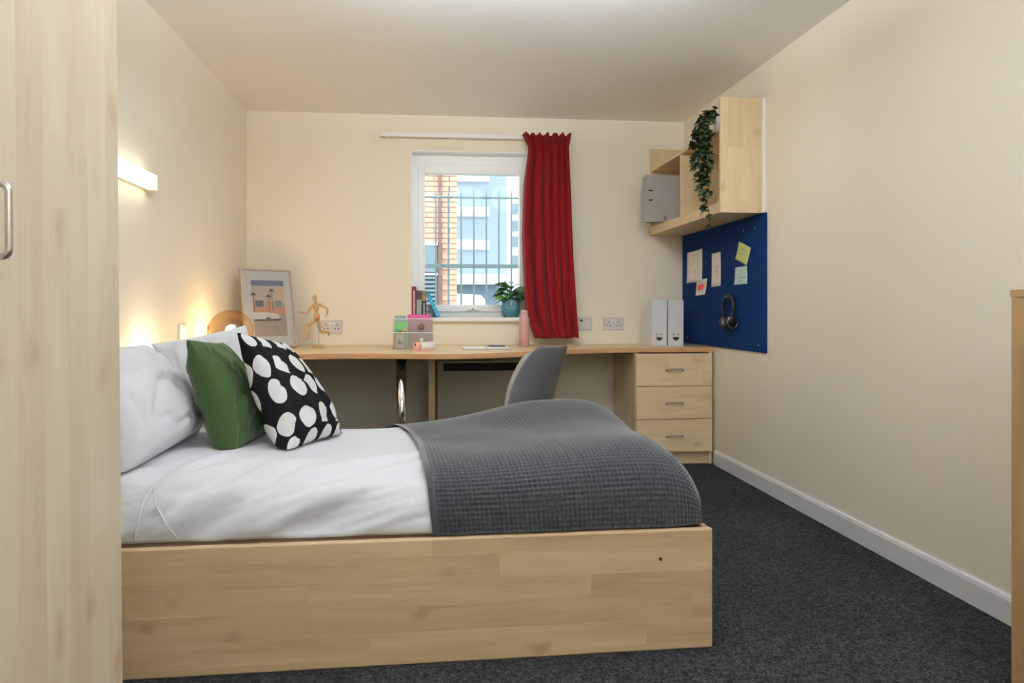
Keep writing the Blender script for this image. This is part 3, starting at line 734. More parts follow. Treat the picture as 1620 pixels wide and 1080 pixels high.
# edges in metres at plane Y=4.66 against height fraction from the top
LE = [(0, .653), (.06, .690), (.09, .688), (.25, .660), (.5, .650), (.75, .662), (.86, .672), (.93, .70), (1, .735)]
RE = [(0, .985), (.06, .970), (.09, .972), (.3, .985), (.6, 1.0), (.85, 1.02), (1, 1.035)]
nu, nv = 190, 90; PC = np.zeros((nu, nv, 3))
for j in range(nv):
    f = j/(nv-1); a, b = lerp_tab(f, LE), lerp_tab(f, RE); z = ZT-(ZT-ZBm)*f
    for i in range(nu):
        u = i/(nu-1)
        up_ = u+.035*math.sin(6.5*u+1.5*f+.6)+.012*math.sin(15*u-2*f)
        pl = math.sin(up_*2*PI*5.6+.8); pl = math.copysign(abs(pl)**.8, pl)
        amp = lerp_tab(f, [(0, .022), (.055, .010), (.085, .012), (.2, .026), (.6, .036), (1, .044)])
        d = amp*pl*(.75+.8*noise.noise((u*5, 1.3, f*1.2)))+.012*noise.noise((u*3, 7, f*2))
        d += .012*math.sin(up_*2*PI*19+1)*max(0, 1-f/.07)
        x = a+(b-a)*u+.012*math.cos(up_*2*PI*5.6+.8)*min(1, f*3)*min(1, 12*u)*min(1, 12*(1-u))
        zz = z+(.010*math.sin(u*40)*max(0, 1-f/.04))+(.012*noise.noise((u*6, 4, 0)))*max(0, f-.9)*8
        PC[i, j] = (x-.86, 4.645+d-4.66, zz-.80)
c = link('cloth', grid_mesh('cloth', PC), M_CURT, cur); c.modifiers.new('thick', 'SOLIDIFY').thickness = .004
bm = bmesh.new()
for i in range(nu):
    pass
bm.free()
PH = PC[:, 4:9].copy(); PH[..., 1] -= .004
c = link('heading_tape', grid_mesh('heading_tape', PH), M_CURT, cur); c.modifiers.new('thick', 'SOLIDIFY').thickness = .002

# ------------------------------------------------------------------ sockets
def socket(name, wall, c, wdt, hgt, label, cat, dark=(), rock=(), group=None):
    """face plate on a wall: back wall in x,z / left wall in y,z; details as offsets from the centre"""
    if wall == 'back':
        f = lambda a, d, h: (c[0]+a, YB-d, c[1]+h); o = empty(name, f(0, 0, 0), label=label, cat=cat, group=group)
        bxn = lambda nm, m, a0, a1, d0, d1, h0, h1, bv=0.: B(nm, m, o, c[0]+a0, c[0]+a1, YB-d1, YB-d0, c[1]+h0, c[1]+h1, bv)
    else:
        f = lambda a, d, h: (XL+d, c[0]+a, c[1]+h); o = empty(name, f(0, 0, 0), label=label, cat=cat, group=group)
        bxn = lambda nm, m, a0, a1, d0, d1, h0, h1, bv=0.: B(nm, m, o, XL+d0, XL+d1, c[0]+a0, c[0]+a1, c[1]+h0, c[1]+h1, bv)
    bxn('face_plate', M_SOCKET, -wdt/2, wdt/2, .0005, .010, -hgt/2, hgt/2, .003)
    for a, h, r in dark:
        p, q = f(a, .0095, h), f(a, .0108, h); T('pin_hole', M_DARK, o, [p, q], r, 10)
    for a, h, wa, hh in rock: bxn('rocker', M_WHITE, a-wa/2, a+wa/2, .009, .013, h-hh/2, h+hh/2, .001)
    return o
dbl = [(s*.037+a, h, .0042) for s in (-1, 1) for a, h in ((0, .012), (-.011, -.014), (.011, -.014))]
rk = [(-.012, .022, .012, .018), (.012, .022, .012, .018)]
socket('double_socket', 'back', (-.667, .880), .146, .09, 'white double plug socket behind the wooden figure', 'socket', dbl+[(-.06, 0, .003), (.06, 0, .003)], rk)
socket('aerial_socket', 'back', (1.115, .898), .10, .092, 'white aerial outlet plate beside the red curtain', 'socket', [(-.028, .022, .009), (.033, .0, .003)], [(.018, 0, .008, .03)])
socket('double_socket', 'back', (1.323, .896), .15, .088, 'white double plug socket left of the white files', 'socket', dbl+[(-.06, 0, .003), (.06, 0, .003)], rk)
socket('light_switch', 'left', (3.535, .878), .088, .10, 'white single switch plate on the left wall above the pillows', 'switch', [], [(0, 0, .022, .034)])

# ------------------------------------------------------------------ lamps
wl_ = empty('wall_light', (XL, 2.82, 1.55), label='lit slim strip light on the left wall above the bed', cat='wall light')
B('backplate', M_WHITE, wl_, XL+.0005, XL+.018, 2.50, 3.10, 1.525, 1.585)
B('diffuser', emit('strip_glow', (1., .93, .72), WALL_LAMP*3.2), wl_, XL+.018, XL+.055, 2.50, 3.085, 1.522, 1.586, .006)
B('end_cap', plain('cream_cap', srgb(240, 234, 190), .4), wl_, XL+.0005, XL+.056, 3.086, 3.125, 1.520, 1.588, .004)
B('end_cap', plain('cream_cap', srgb(240, 234, 190), .4), wl_, XL+.0005, XL+.056, 2.46, 2.499, 1.520, 1.588, .004)

gl = empty('globe_lamp', (-1.082, 3.83, DZ), label='lit amber glass globe table lamp on the desk end', cat='table lamp')
GC = (-1.082, 3.83, .876); GR = .121
prf = []
for k in range(33):
    a = -PI/2+PI*k/32
    a = max(a, -PI/2+.30)
    prf.append((GR*math.cos(a), GR*math.sin(a)))
# globe with its open mouth turned towards the wall: axis along X
bm = bmesh.new()
ax = [(r_, z_) for r_, z_ in prf if True]
lathe(bm, ax, (0, 0, 0), 40, 'X')
mf = [f for f in bm.faces if len(f.verts) > 4]; bmesh.ops.delete(bm, geom=mf, context='FACES')
bmesh.ops.transform(bm, matrix=Matrix.Translation(GC) @ Matrix.Rotation(math.radians(20), 4, 'Z'), verts=bm.verts[:])
gg = fin('glass_globe', bm, M_AMBER, gl, smooth=True)
mrim = Matrix.Translation(GC) @ Matrix.Rotation(math.radians(20), 4, 'Z')
T('mouth_rim', plain('brass_rim', srgb(150, 105, 55), .35, .6), gl, [tuple(mrim @ Vector((-GR*math.cos(.30), .037*math.cos(a), .037*math.sin(a)))) for a in np.linspace(0, 2*PI, 25)], .003, 6)
LT('base', plain('brass_base', srgb(160, 115, 60), .35, .8), gl, [(.045, .001), (.045, .010), (.018, .014)], (GC[0], GC[1], DZ), 24)
LT('bulb_holder', plain('brass_base', srgb(160, 115, 60), .35, .8), gl, [(.016, .012), (.016, .075), (.012, .08)], (GC[0], GC[1], DZ), 20)
LT('bulb', emit('bulb_glow', (1., .74, .46), GLOBE_LAMP), gl, [(.0, .145), (.014, .142), (.026, .128), (.03, .112), (.024, .094), (.012, .0805)], (GC[0], GC[1], DZ), 20)

sl = empty('assumed_lamp', (-1.14, 3.05, DZ), label='assumed small lit lamp, unseen on the desk end behind the pillows', cat='table lamp')  # unseen lamp, assumed to account for the bright glow on the left wall
LT('base', M_WHITE, sl, [(.035, .001), (.035, .008), (.012, .012), (.012, .0155)], (-1.14, 3.05, DZ), 24)
LT('bulb', emit('assumed_lamp_glow', (1., .80, .54), ASSUMED_LAMP), sl, [(.010, .016), (.022, .030), (.026, .045), (.018, .062), (.0, .067)], (-1.14, 3.05, DZ), 20)

LCOL = (.90, .985, 1.12)
def fill_uplighter(PLX, PLY, PLZ, up, down, label):  # out-of-view fixture added as general fill for walls, ceiling and bed
    cl = empty('fill_uplighter', (PLX, PLY, ZC), label=label, cat='ceiling lamp', group='added fill lamps')
    LT('ceiling_rose', M_WHITE, cl, [(.05, 0), (.05, -.02), (.02, -.035)], (PLX, PLY, ZC), 24)
    T('cord', M_WHITE, cl, [(PLX, PLY, ZC-.03), (PLX, PLY, PLZ+.036)], .004, 8)
    LT('opal_bowl', emit('fill_bowl_glow', LCOL, down), cl, [(.262, .03), (.25, .01), (.20, -.025), (.11, -.05), (0, -.06)], (PLX, PLY, PLZ), 32)
    LT('light_disc', emit('fill_uplight_glow', LCOL, up), cl, [(.25, .0305), (.249, .034), (0, .034)], (PLX, PLY, PLZ), 32)
fill_uplighter(.28, 1.85, 2.08, *FILL_A, 'added unseen fill uplighter bowl hanging above the near edge of the bed')
fill_uplighter(.60, -.75, 1.95, *FILL_B, 'added unseen fill uplighter bowl hanging near the wall behind the viewer')

sb = empty('fill_spot_bar', (.42, 2.15, ZC), label='added unseen bar of three fill spots aimed at the window wall', cat='spotlight')  # out-of-view spots added to brighten the back wall
B('bar', M_WHITE, sb, -.05, .89, 2.135, 2.165, ZC-.022, ZC-.0005, .003)
for x, tx in ((.02, -.75), (.42, .55), (.82, 1.45)):
    p = Vector((x, 2.15, ZC-.075)); d = (Vector((tx, YB, 1.45))-p).normalized()
    T('swivel_arm', M_WHITE, sb, [(x, 2.15, ZC-.02), tuple(p)], .006, 8)
    hd_ = T('fill_spot_head', M_WHITE, sb, [tuple(p-d*.035), tuple(p-d*.03), tuple(p+d*.02), tuple(p+d*.03)], [.02, .03, .034, .034], 20)
    ld = bpy.data.lights.new('fill_spot_lamp', 'SPOT'); ld.energy = FILL_SPOT_W; ld.color = (.93, .98, 1.0); ld.spot_size = math.radians(112); ld.spot_blend = 1.0; ld.shadow_soft_size = .16
    lo_ = bpy.data.objects.new('fill_spot_lamp', ld); COL.objects.link(lo_); lo_.parent = sb
    q = p+d*.14-Vector(sb.location); lo_.location = q; lo_.rotation_euler = d.to_track_quat('-Z', 'Y').to_euler()

# ------------------------------------------------------------------ picture leaning in the corner
pf = empty('picture_frame', (-.985, 4.40, DZ), label='framed print of a white car and palm trees leaning in the corner', cat='picture')
Wv = Vector((.8, .6, 0)); Nv = Vector((.6, -.8, 0)); Uv = (Vector((-.12, .16, 1.0))).normalized(); Nl = Wv.cross(Uv).normalized()
if Nl.dot(Nv) < 0: Nl = -Nl
pf.matrix_world = Matrix.Translation((-.985, 4.40, DZ+.004)) @ Matrix((Wv, Uv, Nl)).transposed().to_4x4()
def PB(name, mat, x0, x1, y0, y1, z0, z1, parent=None, bev=0.): return B(name, mat, parent or pf, x0, x1, y0, y1, z0, z1, bev, world=False)
pw_, ph_ = .172, .515
M_FR = plain('grey_frame', srgb(176, 166, 152), .4); M_FRS = plain('dark_frame_side', srgb(110, 80, 50), .5)
for nm, a in (('left', (-pw_, -pw_+.012, 0, ph_)), ('right', (pw_-.012, pw_, 0, ph_)), ('b', (-pw_+.012, pw_-.012, 0, .012)), ('t', (-pw_+.012, pw_-.012, ph_-.012, ph_))):
    PB('frame_bar', M_FR, *a, -.022, 0, bev=.0015)
PB('backing', M_FRS, -pw_+.012, pw_-.012, .012, ph_-.012, -.020, -.010)
PB('mount', plain('mount_white', srgb(242, 236, 228), .7, var=.01), -pw_+.012, pw_-.012, .012, ph_-.012, -.0099, -.0085)
def art():
    t = NT('car_and_palms_print'); tc = t.n('ShaderNodeTexCoord').outputs['Object']; sp = t.n('ShaderNodeSeparateXYZ', {0: tc}); X, Y = sp.outputs[0], sp.outputs[1]
    nz = t.n('ShaderNodeTexNoise', {'Vector': tc, 'Scale': 22.}).outputs[0]
    gt = lambda a, v: t.math('GREATER_THAN', a, v)
    band = lambda a, lo, hi: t.math('MULTIPLY', gt(a, lo), t.math('LESS_THAN', a, hi))
    c = t.mix(nz, srgb(190, 166, 150), srgb(202, 182, 168))                 # forecourt
    c = t.mix(band(Y, .22, .30), c, srgb(196, 176, 160))
    c = t.mix(band(Y, .22, .262), c, srgb(232, 150, 122))
    c = t.mix(t.math('MULTIPLY', band(Y, .262, .30), nz), c, srgb(236, 176, 110))
    c = t.mix(band(Y, .30, .405), c, srgb(222, 204, 190))
    c = t.mix(t.math('MULTIPLY', band(Y, .29, .40), gt(X, .055)), c, srgb(238, 206, 160))
    c = t.mix(band(Y, .405, .50), c, t.mix(nz, srgb(78, 92, 128), srgb(140, 158, 190)))
    t.bsdf(c, .5); return t.m
ar = PB('print', art(), -.105, .112, .075, .440, -.0084, -.0074)
M_PALM = plain('print_black', srgb(58, 50, 44), .6); M_CAR = plain('print_car', srgb(250, 246, 240), .5); M_PDK = plain('print_shadow', srgb(52, 30, 34), .6); M_PGR = plain('print_grey', srgb(98, 104, 112), .6); M_PBL = plain('print_blue', srgb(130, 160, 178), .6)
def flat(name, mat, poly, z, parent):
    bm = bmesh.new(); prism(bm, poly, z, z+.0003); return fin(name, bm, mat, parent, world=False)
ZP = -.0074
flat('car_shadow', M_PDK, [(-.105, .175), (.06, .175), (.09, .187), (-.105, .185)], ZP, ar)
flat('car_body', M_CAR, [(-.105, .184), (.065, .190), (.068, .205), (.05, .222), (-.04, .232), (-.105, .230)], ZP+.0004, ar)
flat('car_wheel', M_PGR, [(-.008+.018*math.cos(k*PI/8), .186+.014*math.sin(k*PI/8)) for k in range(16)], ZP+.0008, ar)
flat('sign_block', M_PGR, [(-.085, .265), (-.035, .265), (-.033, .308), (-.087, .308)], ZP, ar)
flat('sign_block', M_PBL, [(.048, .265), (.088, .265), (.09, .308), (.045, .308)], ZP, ar)
flat('ground_crack', M_PGR, [(.02, .15), (.023, .15), (.068, .083), (.065, .083)], ZP, ar)
for x, h in ((-.095, .345), (.005, .335), (.026, .372)):
    flat('palm_trunk', M_PALM, [(x-.0022, .235), (x+.0022, .235), (x+.0018, h), (x-.0018, h)], ZP+.0001, ar)
    bm = bmesh.new()
    for k in range(7):
        a = PI*k/6; l = .026; p = (x+l*math.cos(a), h+l*.8*math.sin(a)-.006*abs(math.cos(a)))
        dx, dy = -math.sin(a)*.0045, math.cos(a)*.0045
        prism(bm, [(x-dx, h-dy), (x+dx, h+dy), p], ZP+.0003, ZP+.0006)
    fin('palm_crown', bm, M_PALM, ar, world=False)
PB('glazing', glassy('picture_glass', (.98, .98, .98), .02), -pw_+.012, pw_-.012, .012, ph_-.012, -.0050, -.0040)

# ------------------------------------------------------------------ wooden figure
wf = empty('wooden_mannequin', (-.71, 4.46, DZ), label='small jointed wooden artist figure running on a stand', cat='figurine')
def wp(x, y, d=0.):      # pose drawn on a 4.1 mm grid in the plane of the figure, d = depth
    return (-.71+(x-505)*.0041, 4.46+d, DZ+.001+(551-y)*.0041)
LT('stand_base', M_DOLL, wf, [(.036, 0), (.038, .004), (.038, .014), (.034, .017)], (-.71, 4.46, DZ), 28)
T('rod', M_STEEL, wf, [wp(505.5, 548), wp(505, 512)], .0022, 8)
def limb(name, pts, r): return T(name, M_DOLL, wf, pts, r, 10)
bm = lathe(bmesh.new(), [(0, -.026), (.008, -.023), (.013, -.01), (.0145, .006), (.011, .02), (0, .026)], wp(499, 473.5), 18); smooth_sides(fin('head', bm, M_DOLL, wf))
limb('neck', [wp(500.5, 481), wp(500, 478)], .005)
limb('chest', [wp(500.5, 480.5), wp(501, 484), wp(501.5, 490), wp(501.5, 494)], [.012, .022, .019, .010])
limb('waist', [wp(501.5, 493), wp(502, 497)], .009)
limb('pelvis', [wp(502, 496), wp(502.5, 500), wp(502.5, 505), wp(502.5, 507)], [.012, .0185, .019, .012])
limb('upper_arm', [wp(495.5, 485, -.012), wp(493, 490, -.016), wp(489, 496.5, -.018)], [.009, .009, .006])
limb('forearm', [wp(489, 496.5, -.018), wp(484, 496.5, -.02), wp(479, 495.5, -.02)], [.006, .0075, .005])
limb('hand', [wp(479.5, 495.5, -.02), wp(476, 495, -.02), wp(473.5, 494.5, -.02)], [.005, .006, .002])
limb('upper_arm', [wp(506, 483, .012), wp(511, 486, .016), wp(517, 488.5, .018)], [.009, .009, .006])
limb('forearm', [wp(517, 488.5, .018), wp(518.5, 494, .018), wp(517.5, 499, .016)], [.006, .008, .005])
limb('hand', [wp(517.5, 498.5, .016), wp(516.5, 501, .016), wp(515.5, 503.5, .014)], [.005, .006, .002])
limb('thigh', [wp(501, 507, -.01), wp(496, 511.5, -.014), wp(488.5, 516, -.014)], [.011, .012, .007])
limb('shin', [wp(488.5, 516, -.014), wp(488.5, 524, -.014), wp(489, 534, -.014)], [.007, .009, .005])
limb('foot', [wp(490.5, 534, -.014), wp(488.5, 536, -.014), wp(484.5, 538.5, -.014)], [.005, .007, .003])
limb('thigh', [wp(504, 507, .01), wp(505, 516, .014), wp(506.5, 525, .014)], [.012, .013, .008])
limb('shin', [wp(506.5, 525, .014), wp(513, 526.5, .014), wp(519.5, 526, .014)], [.008, .009, .005])
limb('foot', [wp(519.5, 525, .014), wp(521, 528, .014), wp(520, 533, .014)], [.005, .008, .003])

# ------------------------------------------------------------------ desk organiser and its contents
og = empty('desk_organiser', (-.095, 4.30, DZ), label='clear acrylic desk organiser with tiered compartments', cat='organiser')
OX0, OX1, OY0, OY1, th = -.222, .03, 4.245, 4.375, .003
def ogp(poly_yz, x0, x1, name):
    bm = bmesh.new(); a = [bm.verts.new((x0, y, z)) for y, z in poly_yz]; b = [bm.verts.new((x1, y, z)) for y, z in poly_yz]
    bm.faces.new(a); bm.faces.new(b[::-1]); n_ = len(a)
    for i in range(n_): bm.faces.new((a[i], b[i], b[(i+1) % n_], a[(i+1) % n_]))
    return fin(name, bm, M_ACRYL, og)
Z0 = DZ+.001
sidep = [(OY0, Z0), (OY1, Z0), (OY1, Z0+.19), (OY0+.06, Z0+.185), (OY0+.03, Z0+.13), (OY0, Z0+.10)]
ogp(sidep, OX0, OX0+th, 'side_panel'); ogp(sidep, OX1-th, OX1, 'side_panel')
B('bottom_panel', M_ACRYL, og, OX0+th, OX1-th, OY0, OY1, Z0, Z0+th)
B('front_panel', M_ACRYL, og, OX0+th, OX1-th, OY0, OY0+th, Z0+th, Z0+.10)
B('front_rim', M_WHITE, og, OX0+.001, OX1-.001, OY0-.0005, OY0+th+.0005, Z0+.1, Z0+.1035)
B('front_rim', M_WHITE, og, OX0+th, OX1-th, OY0+.058, OY0+.062, Z0+.185, Z0+.1885)
B('step_panel', M_ACRYL, og, OX0+th, OX1-th, OY0+.06, OY0+.06+th, Z0+th, Z0+.184)
B('back_panel', M_ACRYL, og, OX0+th, OX1-th, OY1-th, OY1, Z0+th, Z0+.19)
B('divider', M_ACRYL, og, -.145, -.142, OY0+th, OY0+.040, Z0+th, Z0+.099)
LT('badge', plain('brown_badge', srgb(120, 98, 66), .6, var=.4, scale=180.), og, [(.002, 0), (.020, 0), (.020, .002), (.002, .002)], (-.045, OY0+.0565, Z0+.137), 24, 'Y')
LT('badge', plain('white_badge', srgb(228, 222, 214), .5), og, [(.0105, 0), (.0105, .001), (.0045, .0012)], (-.044, OY0-.0015, Z0+.058), 20, 'Y')
def sheet(name, col, x0, x1, y, z0, z1, label, cat, t_=.006):
    o = fin(name, box(bmesh.new(), x0, x1, y, y+t_, z0, z1, .001), plain(label[:12]+'_m', col, .6, var=.03)); return tag(o, label, cat, 'stationery in the desk organiser')
sheet('notebook', srgb(222, 96, 156), -.135, .012, OY0+.10, Z0+th+.001, Z0+.213, 'bright pink notebook standing at the back of the organiser', 'notebook')
sheet('notebook', srgb(140, 178, 170), -.215, -.142, OY0+.10, Z0+th+.001, Z0+.206, 'grey-green notebook standing at the back of the organiser', 'notebook')
sheet('notebook', srgb(200, 140, 170), -.125, .022, OY0+.072, Z0+th+.001, Z0+.178, 'mauve card folder standing inside the organiser', 'folder')
sheet('sticky_pad', srgb(130, 196, 120), -.214, -.130, OY0+.050, Z0+th+.001, Z0+.165, 'green note pad standing in the organiser', 'notepad', .008)
sheet('photo_card', srgb(226, 222, 216), -.205, -.150, OY0+.008, Z0+th+.001, Z0+.095, 'white card with dark sketch at the front of the organiser', 'card', .002)
sheet('coral_card', srgb(240, 140, 110), -.217, -.206, OY0+.014, Z0+th+.001, Z0+.092, 'coral card at the left front of the organiser', 'card', .03)
bm = bmesh.new(); prism(bm, [(-.195, Z0+.03), (-.162, Z0+.03), (-.158, Z0+.045), (-.175, Z0+.04), (-.182, Z0+.062), (-.19, Z0+.05)], 0, .0006)
bmesh.ops.transform(bm, matrix=Matrix(((1, 0, 0, 0), (0, 0, 1, OY0+.0072), (0, 1, 0, 0), (0, 0, 0, 1))), verts=bm.verts[:])
o = fin('printed_sketch', bm, M_INK, bpy.data.objects['photo_card'])
for (x, z, m, lb) in ((-.196, Z0+.115, plain('teal_blob', srgb(30, 190, 160), .5), 'teal pompom clip in the organiser'), (-.178, Z0+.108, plain('brown_blob', srgb(130, 90, 50), .5), 'brown acorn clip in the organiser'), (-.148, Z0+.114, plain('orange_blob', srgb(250, 140, 90), .5), 'orange pompom clip in the organiser')):
    o = empty('paper_clip', (x, OY0+.02, z), label=lb, cat='clip', group='clips in the desk organiser')
    LT('pompom', m, o, [(0, -.010), (.007, -.007), (.0095, 0), (.007, .007), (0, .010)], (x, OY0+.02, z), 14)
    T('wire', M_STEEL, o, [(x, OY0+.02, z-.009), (x, OY0+.02, Z0+.006)], .0012, 6)
# pencil case
pc = empty('pencil_case', (-.03, 4.06, DZ), label='pink and white zipped pencil case lying before the organiser', cat='pencil case')
M_PINK = fabric('pink_fabric', srgb(236, 170, 160), 500.); M_PWH = fabric('white_fabric', srgb(238, 230, 228), 500.)
pa, pb2 = Vector((-.083, 4.03, DZ+.027)), Vector((.032, 4.10, DZ+.027)); dr = (pb2-pa).normalized()
T('body', M_PWH, pc, [pa+dr*.034, pa+dr*.06, pb2-dr*.004, pb2], [.0265, .0265, .0265, .020], 20)
T('pink_end', M_PINK, pc, [pa, pa+dr*.004, pa+dr*.0335], [.020, .0265, .0266], 20)
B('pink_base', M_PINK, pc, -.02, .1, -.0262, .0262, 0, .008, .003, world=True, M=Matrix.Translation((pa.x+dr.x*.02, pa.y+dr.y*.02, DZ+.0005)) @ Matrix.Rotation(math.atan2(dr.y, dr.x), 4, 'Z'))
T('zip', M_DARK, pc, [pa+dr*.012+Vector((-.006, -.024, .006)), pa+dr*.010+Vector((-.004, -.020, .019))], .004, 8)
# open notebook and pen
nbk = empty('open_notebook', (.36, 4.28, DZ), label='open white notebook lying on the desk', cat='notebook')
for s in (-1, 1):
    B('pages', plain('page_white', srgb(246, 247, 250), .7, var=.01), nbk, min(.003*s, .145*s), max(.003*s, .145*s), -.10, .10, .001, .007, .002, world=False)
    B('cover', M_INK, nbk, min(.002*s, .148*s), max(.002*s, .148*s), -.102, .102, 0, .001, world=False)
for k in range(6):
    T('ring_binding', M_STEEL, nbk, [(-.006, -.085+.034*k, .007), (0, -.085+.034*k, .012), (.006, -.085+.034*k, .007)], .0012, 6, world=False)
pn = empty('pen', (.43, 4.30, DZ+.0125), math.radians(155), 'dark blue pen lying on the open notebook', 'pen')
T('barrel', plain('navy_pen', srgb(40, 48, 84), .35), pn, [(-.06, 0, 0), (.045, 0, 0), (.062, 0, 0)], [.0045, .0045, .0012], 10, world=False)
B('clip', M_STEEL, pn, -.058, -.02, -.001, .001, .0045, .006, world=False)
# water bottle
wbt = empty('water_bottle', (.636, 4.47, DZ), label='dusty pink metal water bottle on the desk by the curtain', cat='bottle')
M_BOT = plain('dusty_pink', srgb(200, 154, 152), .4, var=.02)
LT('body', M_BOT, wbt, [(.030, .001), (.034, .005), (.0345, .165), (.032, .185), (.024, .205), (.0215, .212)], (.636, 4.47, DZ), 32)
LT('cap', M_BOT, wbt, [(.0225, .213), (.0235, .216), (.0235, .238), (.021, .242)], (.636, 4.47, DZ), 32)
LT('neck_band', plain('pale_band', srgb(230, 200, 190), .4), wbt, [(.0212, .209), (.0232, .2105), (.0232, .2128), (.0212, .2135)], (.636, 4.47, DZ), 32)
# magazine files
def magfile(x0, x1, label, gap):
    y0, y1, h = 4.44, 4.69, .31
    f = empty('magazine_file', ((x0+x1)/2, 4.56, DZ), label=label, cat='magazine file', group='white smiling magazine files')
    Mf = plain('file_white', srgb(226, 226, 228), .6, var=.01)
    B('spine', Mf, f, x0, x1, y0, y0+.003, DZ+.001, DZ+h, .0008)
    B('base', Mf, f, x0+.003, x1-.003, y0+.003, y1, DZ+.001, DZ+.004)
    B('rear_lip', Mf, f, x0+.003, x1-.003, y1-.003, y1, DZ+.004, DZ+.11)
    for xa in (x0, x1-.003):
        bm = bmesh.new(); pl = [(y0+.0031, DZ+.001), (y1, DZ+.001), (y1, DZ+.11), (y0+.11, DZ+h), (y0+.0031, DZ+h)]
        a = [bm.verts.new((xa, y, z)) for y, z in pl]; b = [bm.verts.new((xa+.003, y, z)) for y, z in pl]
        bm.faces.new(a); bm.faces.new(b[::-1])
        for i in range(5): bm.faces.new((a[i], b[i], b[(i+1) % 5], a[(i+1) % 5]))
        fin('side_panel', bm, Mf, f)
    xc = (x0+x1)/2
    for s in (-1, 1): T('eye', M_INK, f, [(xc+s*.0165, y0+.0005, DZ+.079), (xc+s*.0165, y0-.0006, DZ+.079)], .0045, 12)
    bm = bmesh.new(); pts = [(xc+.022*math.cos(a), DZ+.06+.024*math.sin(a)) for a in np.linspace(PI, 2*PI, 14)]
    vs = [bm.verts.new((x, y0-.0006, z)) for x, z in pts]; bm.faces.new(vs); fin('smile', bm, M_INK, f)
magfile(1.497, 1.602, 'white magazine file with smiley face, left of the pair', 0)
magfile(1.613, 1.718, 'white magazine file with smiley face next to the blue board', 0)

# ------------------------------------------------------------------ books on the sill
SZ = WZ0+.001
def book(x0, t_, h, d, col, label, lean=0., y=4.735, band=None, title=None, pivot='l'):
    b = empty('book', (x0, y, SZ), label=label, cat='book', group='books on the window sill')
    b.rotation_euler = (0, lean, 0)
    m = plain('book_'+label[:10], col, .5, var=.03)
    B('cover', m, b, 0, t_*.10, 0, d, 0, h, world=False); B('cover', m, b, t_*.90, t_, 0, d, 0, h, world=False)
    B('spine', m, b, t_*.10, t_*.90, 0, .003, 0, h, .0, world=False)
    B('pages', M_PAPERW, b, t_*.11, t_*.89, .0035, d-.004, .003, h-.003, world=False)
    if band:
        for z0, z1, c in band: B('spine_panel', plain('sp_%d%d%d' % tuple(int(255*q) for q in c), c, .5), b, .0006, t_-.0006, -.0006, .001, z0*h, z1*h, world=False)
    if title:
        c, z0, z1, n_ = title; rr = random.Random(len(label)); bm = bmesh.new()
        for k in range(n_):
            za = h*(z0+(z1-z0)*k/n_); hh = h*(z1-z0)/n_*.7
            box(bm, t_*.36, t_*(.62+.1*rr.random()), -.0012, 0, za, za+hh)
        fin('spine_lettering', bm, c, b, world=False)
    return b
M_LET = plain('spine_white', srgb(232, 214, 214), .6)
book(-.117, .031, .214, .118, srgb(128, 30, 62), 'tall dark red book at the left of the sill', title=(M_LET, .12, .88, 17))
book(-.084, .036, .186, .105, srgb(64, 48, 54), 'grey-green book with dark top on the sill', band=((.0, .66, srgb(138, 160, 158)),))
book(-.046, .030, .184, .112, srgb(24, 26, 34), 'black book with gold spine panel on the sill', band=((.62, .86, srgb(170, 130, 40)), (.88, .98, srgb(150, 130, 100))), title=(M_LET, .06, .56, 9))
book(.082-.026, .026, .180, .118, srgb(24, 160, 204), 'bright blue book leaning to the left on the sill', lean=-math.radians(25), title=(plain('spine_pale_blue', srgb(120, 205, 235), .6), .05, .9, 6))

# ------------------------------------------------------------------ potted plant on the sill
pp = empty('potted_plant', (.585, 4.785, SZ), label='leafy green plant in a teal pot on the window sill', cat='plant')
PCn = (.585, 4.785, SZ)
LT('pot', plain('teal_pot', srgb(72, 130, 142), .45, var=.03), pp, [(.045, 0), (.048, .003), (.060, .028), (.064, .036), (.064, .138), (.060, .138), (.058, .115)], PCn, 40)
LT('soil', plain('soil', srgb(58, 44, 34), .95, var=.4), pp, [(.0575, .114), (.03, .118), (0, .12)], PCn, 24)
bm = bmesh.new()
def potpt(a, h): return (PCn[0]+.0646*math.sin(a), PCn[1]-.0646*math.cos(a), PCn[2]+h)
for st in ([(-.45+.9*k/14, .062+.006*math.sin(k*2.4)) for k in range(15)], [(-.5+.32*math.cos(t)+.15, .09+.025*math.sin(t)) for t in np.linspace(0, 5, 14)], [(.12+.32*math.cos(t), .09+.025*math.sin(t)) for t in np.linspace(-2, 3.6, 14)], [(-.1, .105), (0, .128), (.1, .105), (.0, .112)], [(-.38+.3*k/8, .122+.004*math.sin(k*3)) for k in range(9)]):
    ribbon(bm, [potpt(a, h) for a, h in st], .0025, (PCn[0]*0, 1, 0), None)
fin('pot_lettering', bm, plain('pot_print', srgb(176, 190, 186), .7), pp)
def leaf_mesh(name, L, W, fold=.25, curl=.35, n=7):
    P = np.zeros((n, 5, 3))
    for i in range(n):
        t = i/(n-1); w_ = W/2*math.sin(PI*min(1, max(0.02, t))**.75)*(1 if t < 1 else 0)
        for j in range(5):
            s = (j-2)/2; P[i, j] = (s*w_, L*t, abs(s)*w_*fold-curl*L*t*t)
    return grid_mesh(name, P)
M_LEAF = [plain('leaf_green%d' % k, c, .4, var=.2, scale=30.) for k, c in enumerate((srgb(44, 92, 48), srgb(70, 128, 62), srgb(120, 170, 80)))]
lm = []
for k in range(3):
    me = leaf_mesh('leaf', .085, .060); me.materials.append(M_LEAF[k]); lm.append(me)
rp = random.Random(3)
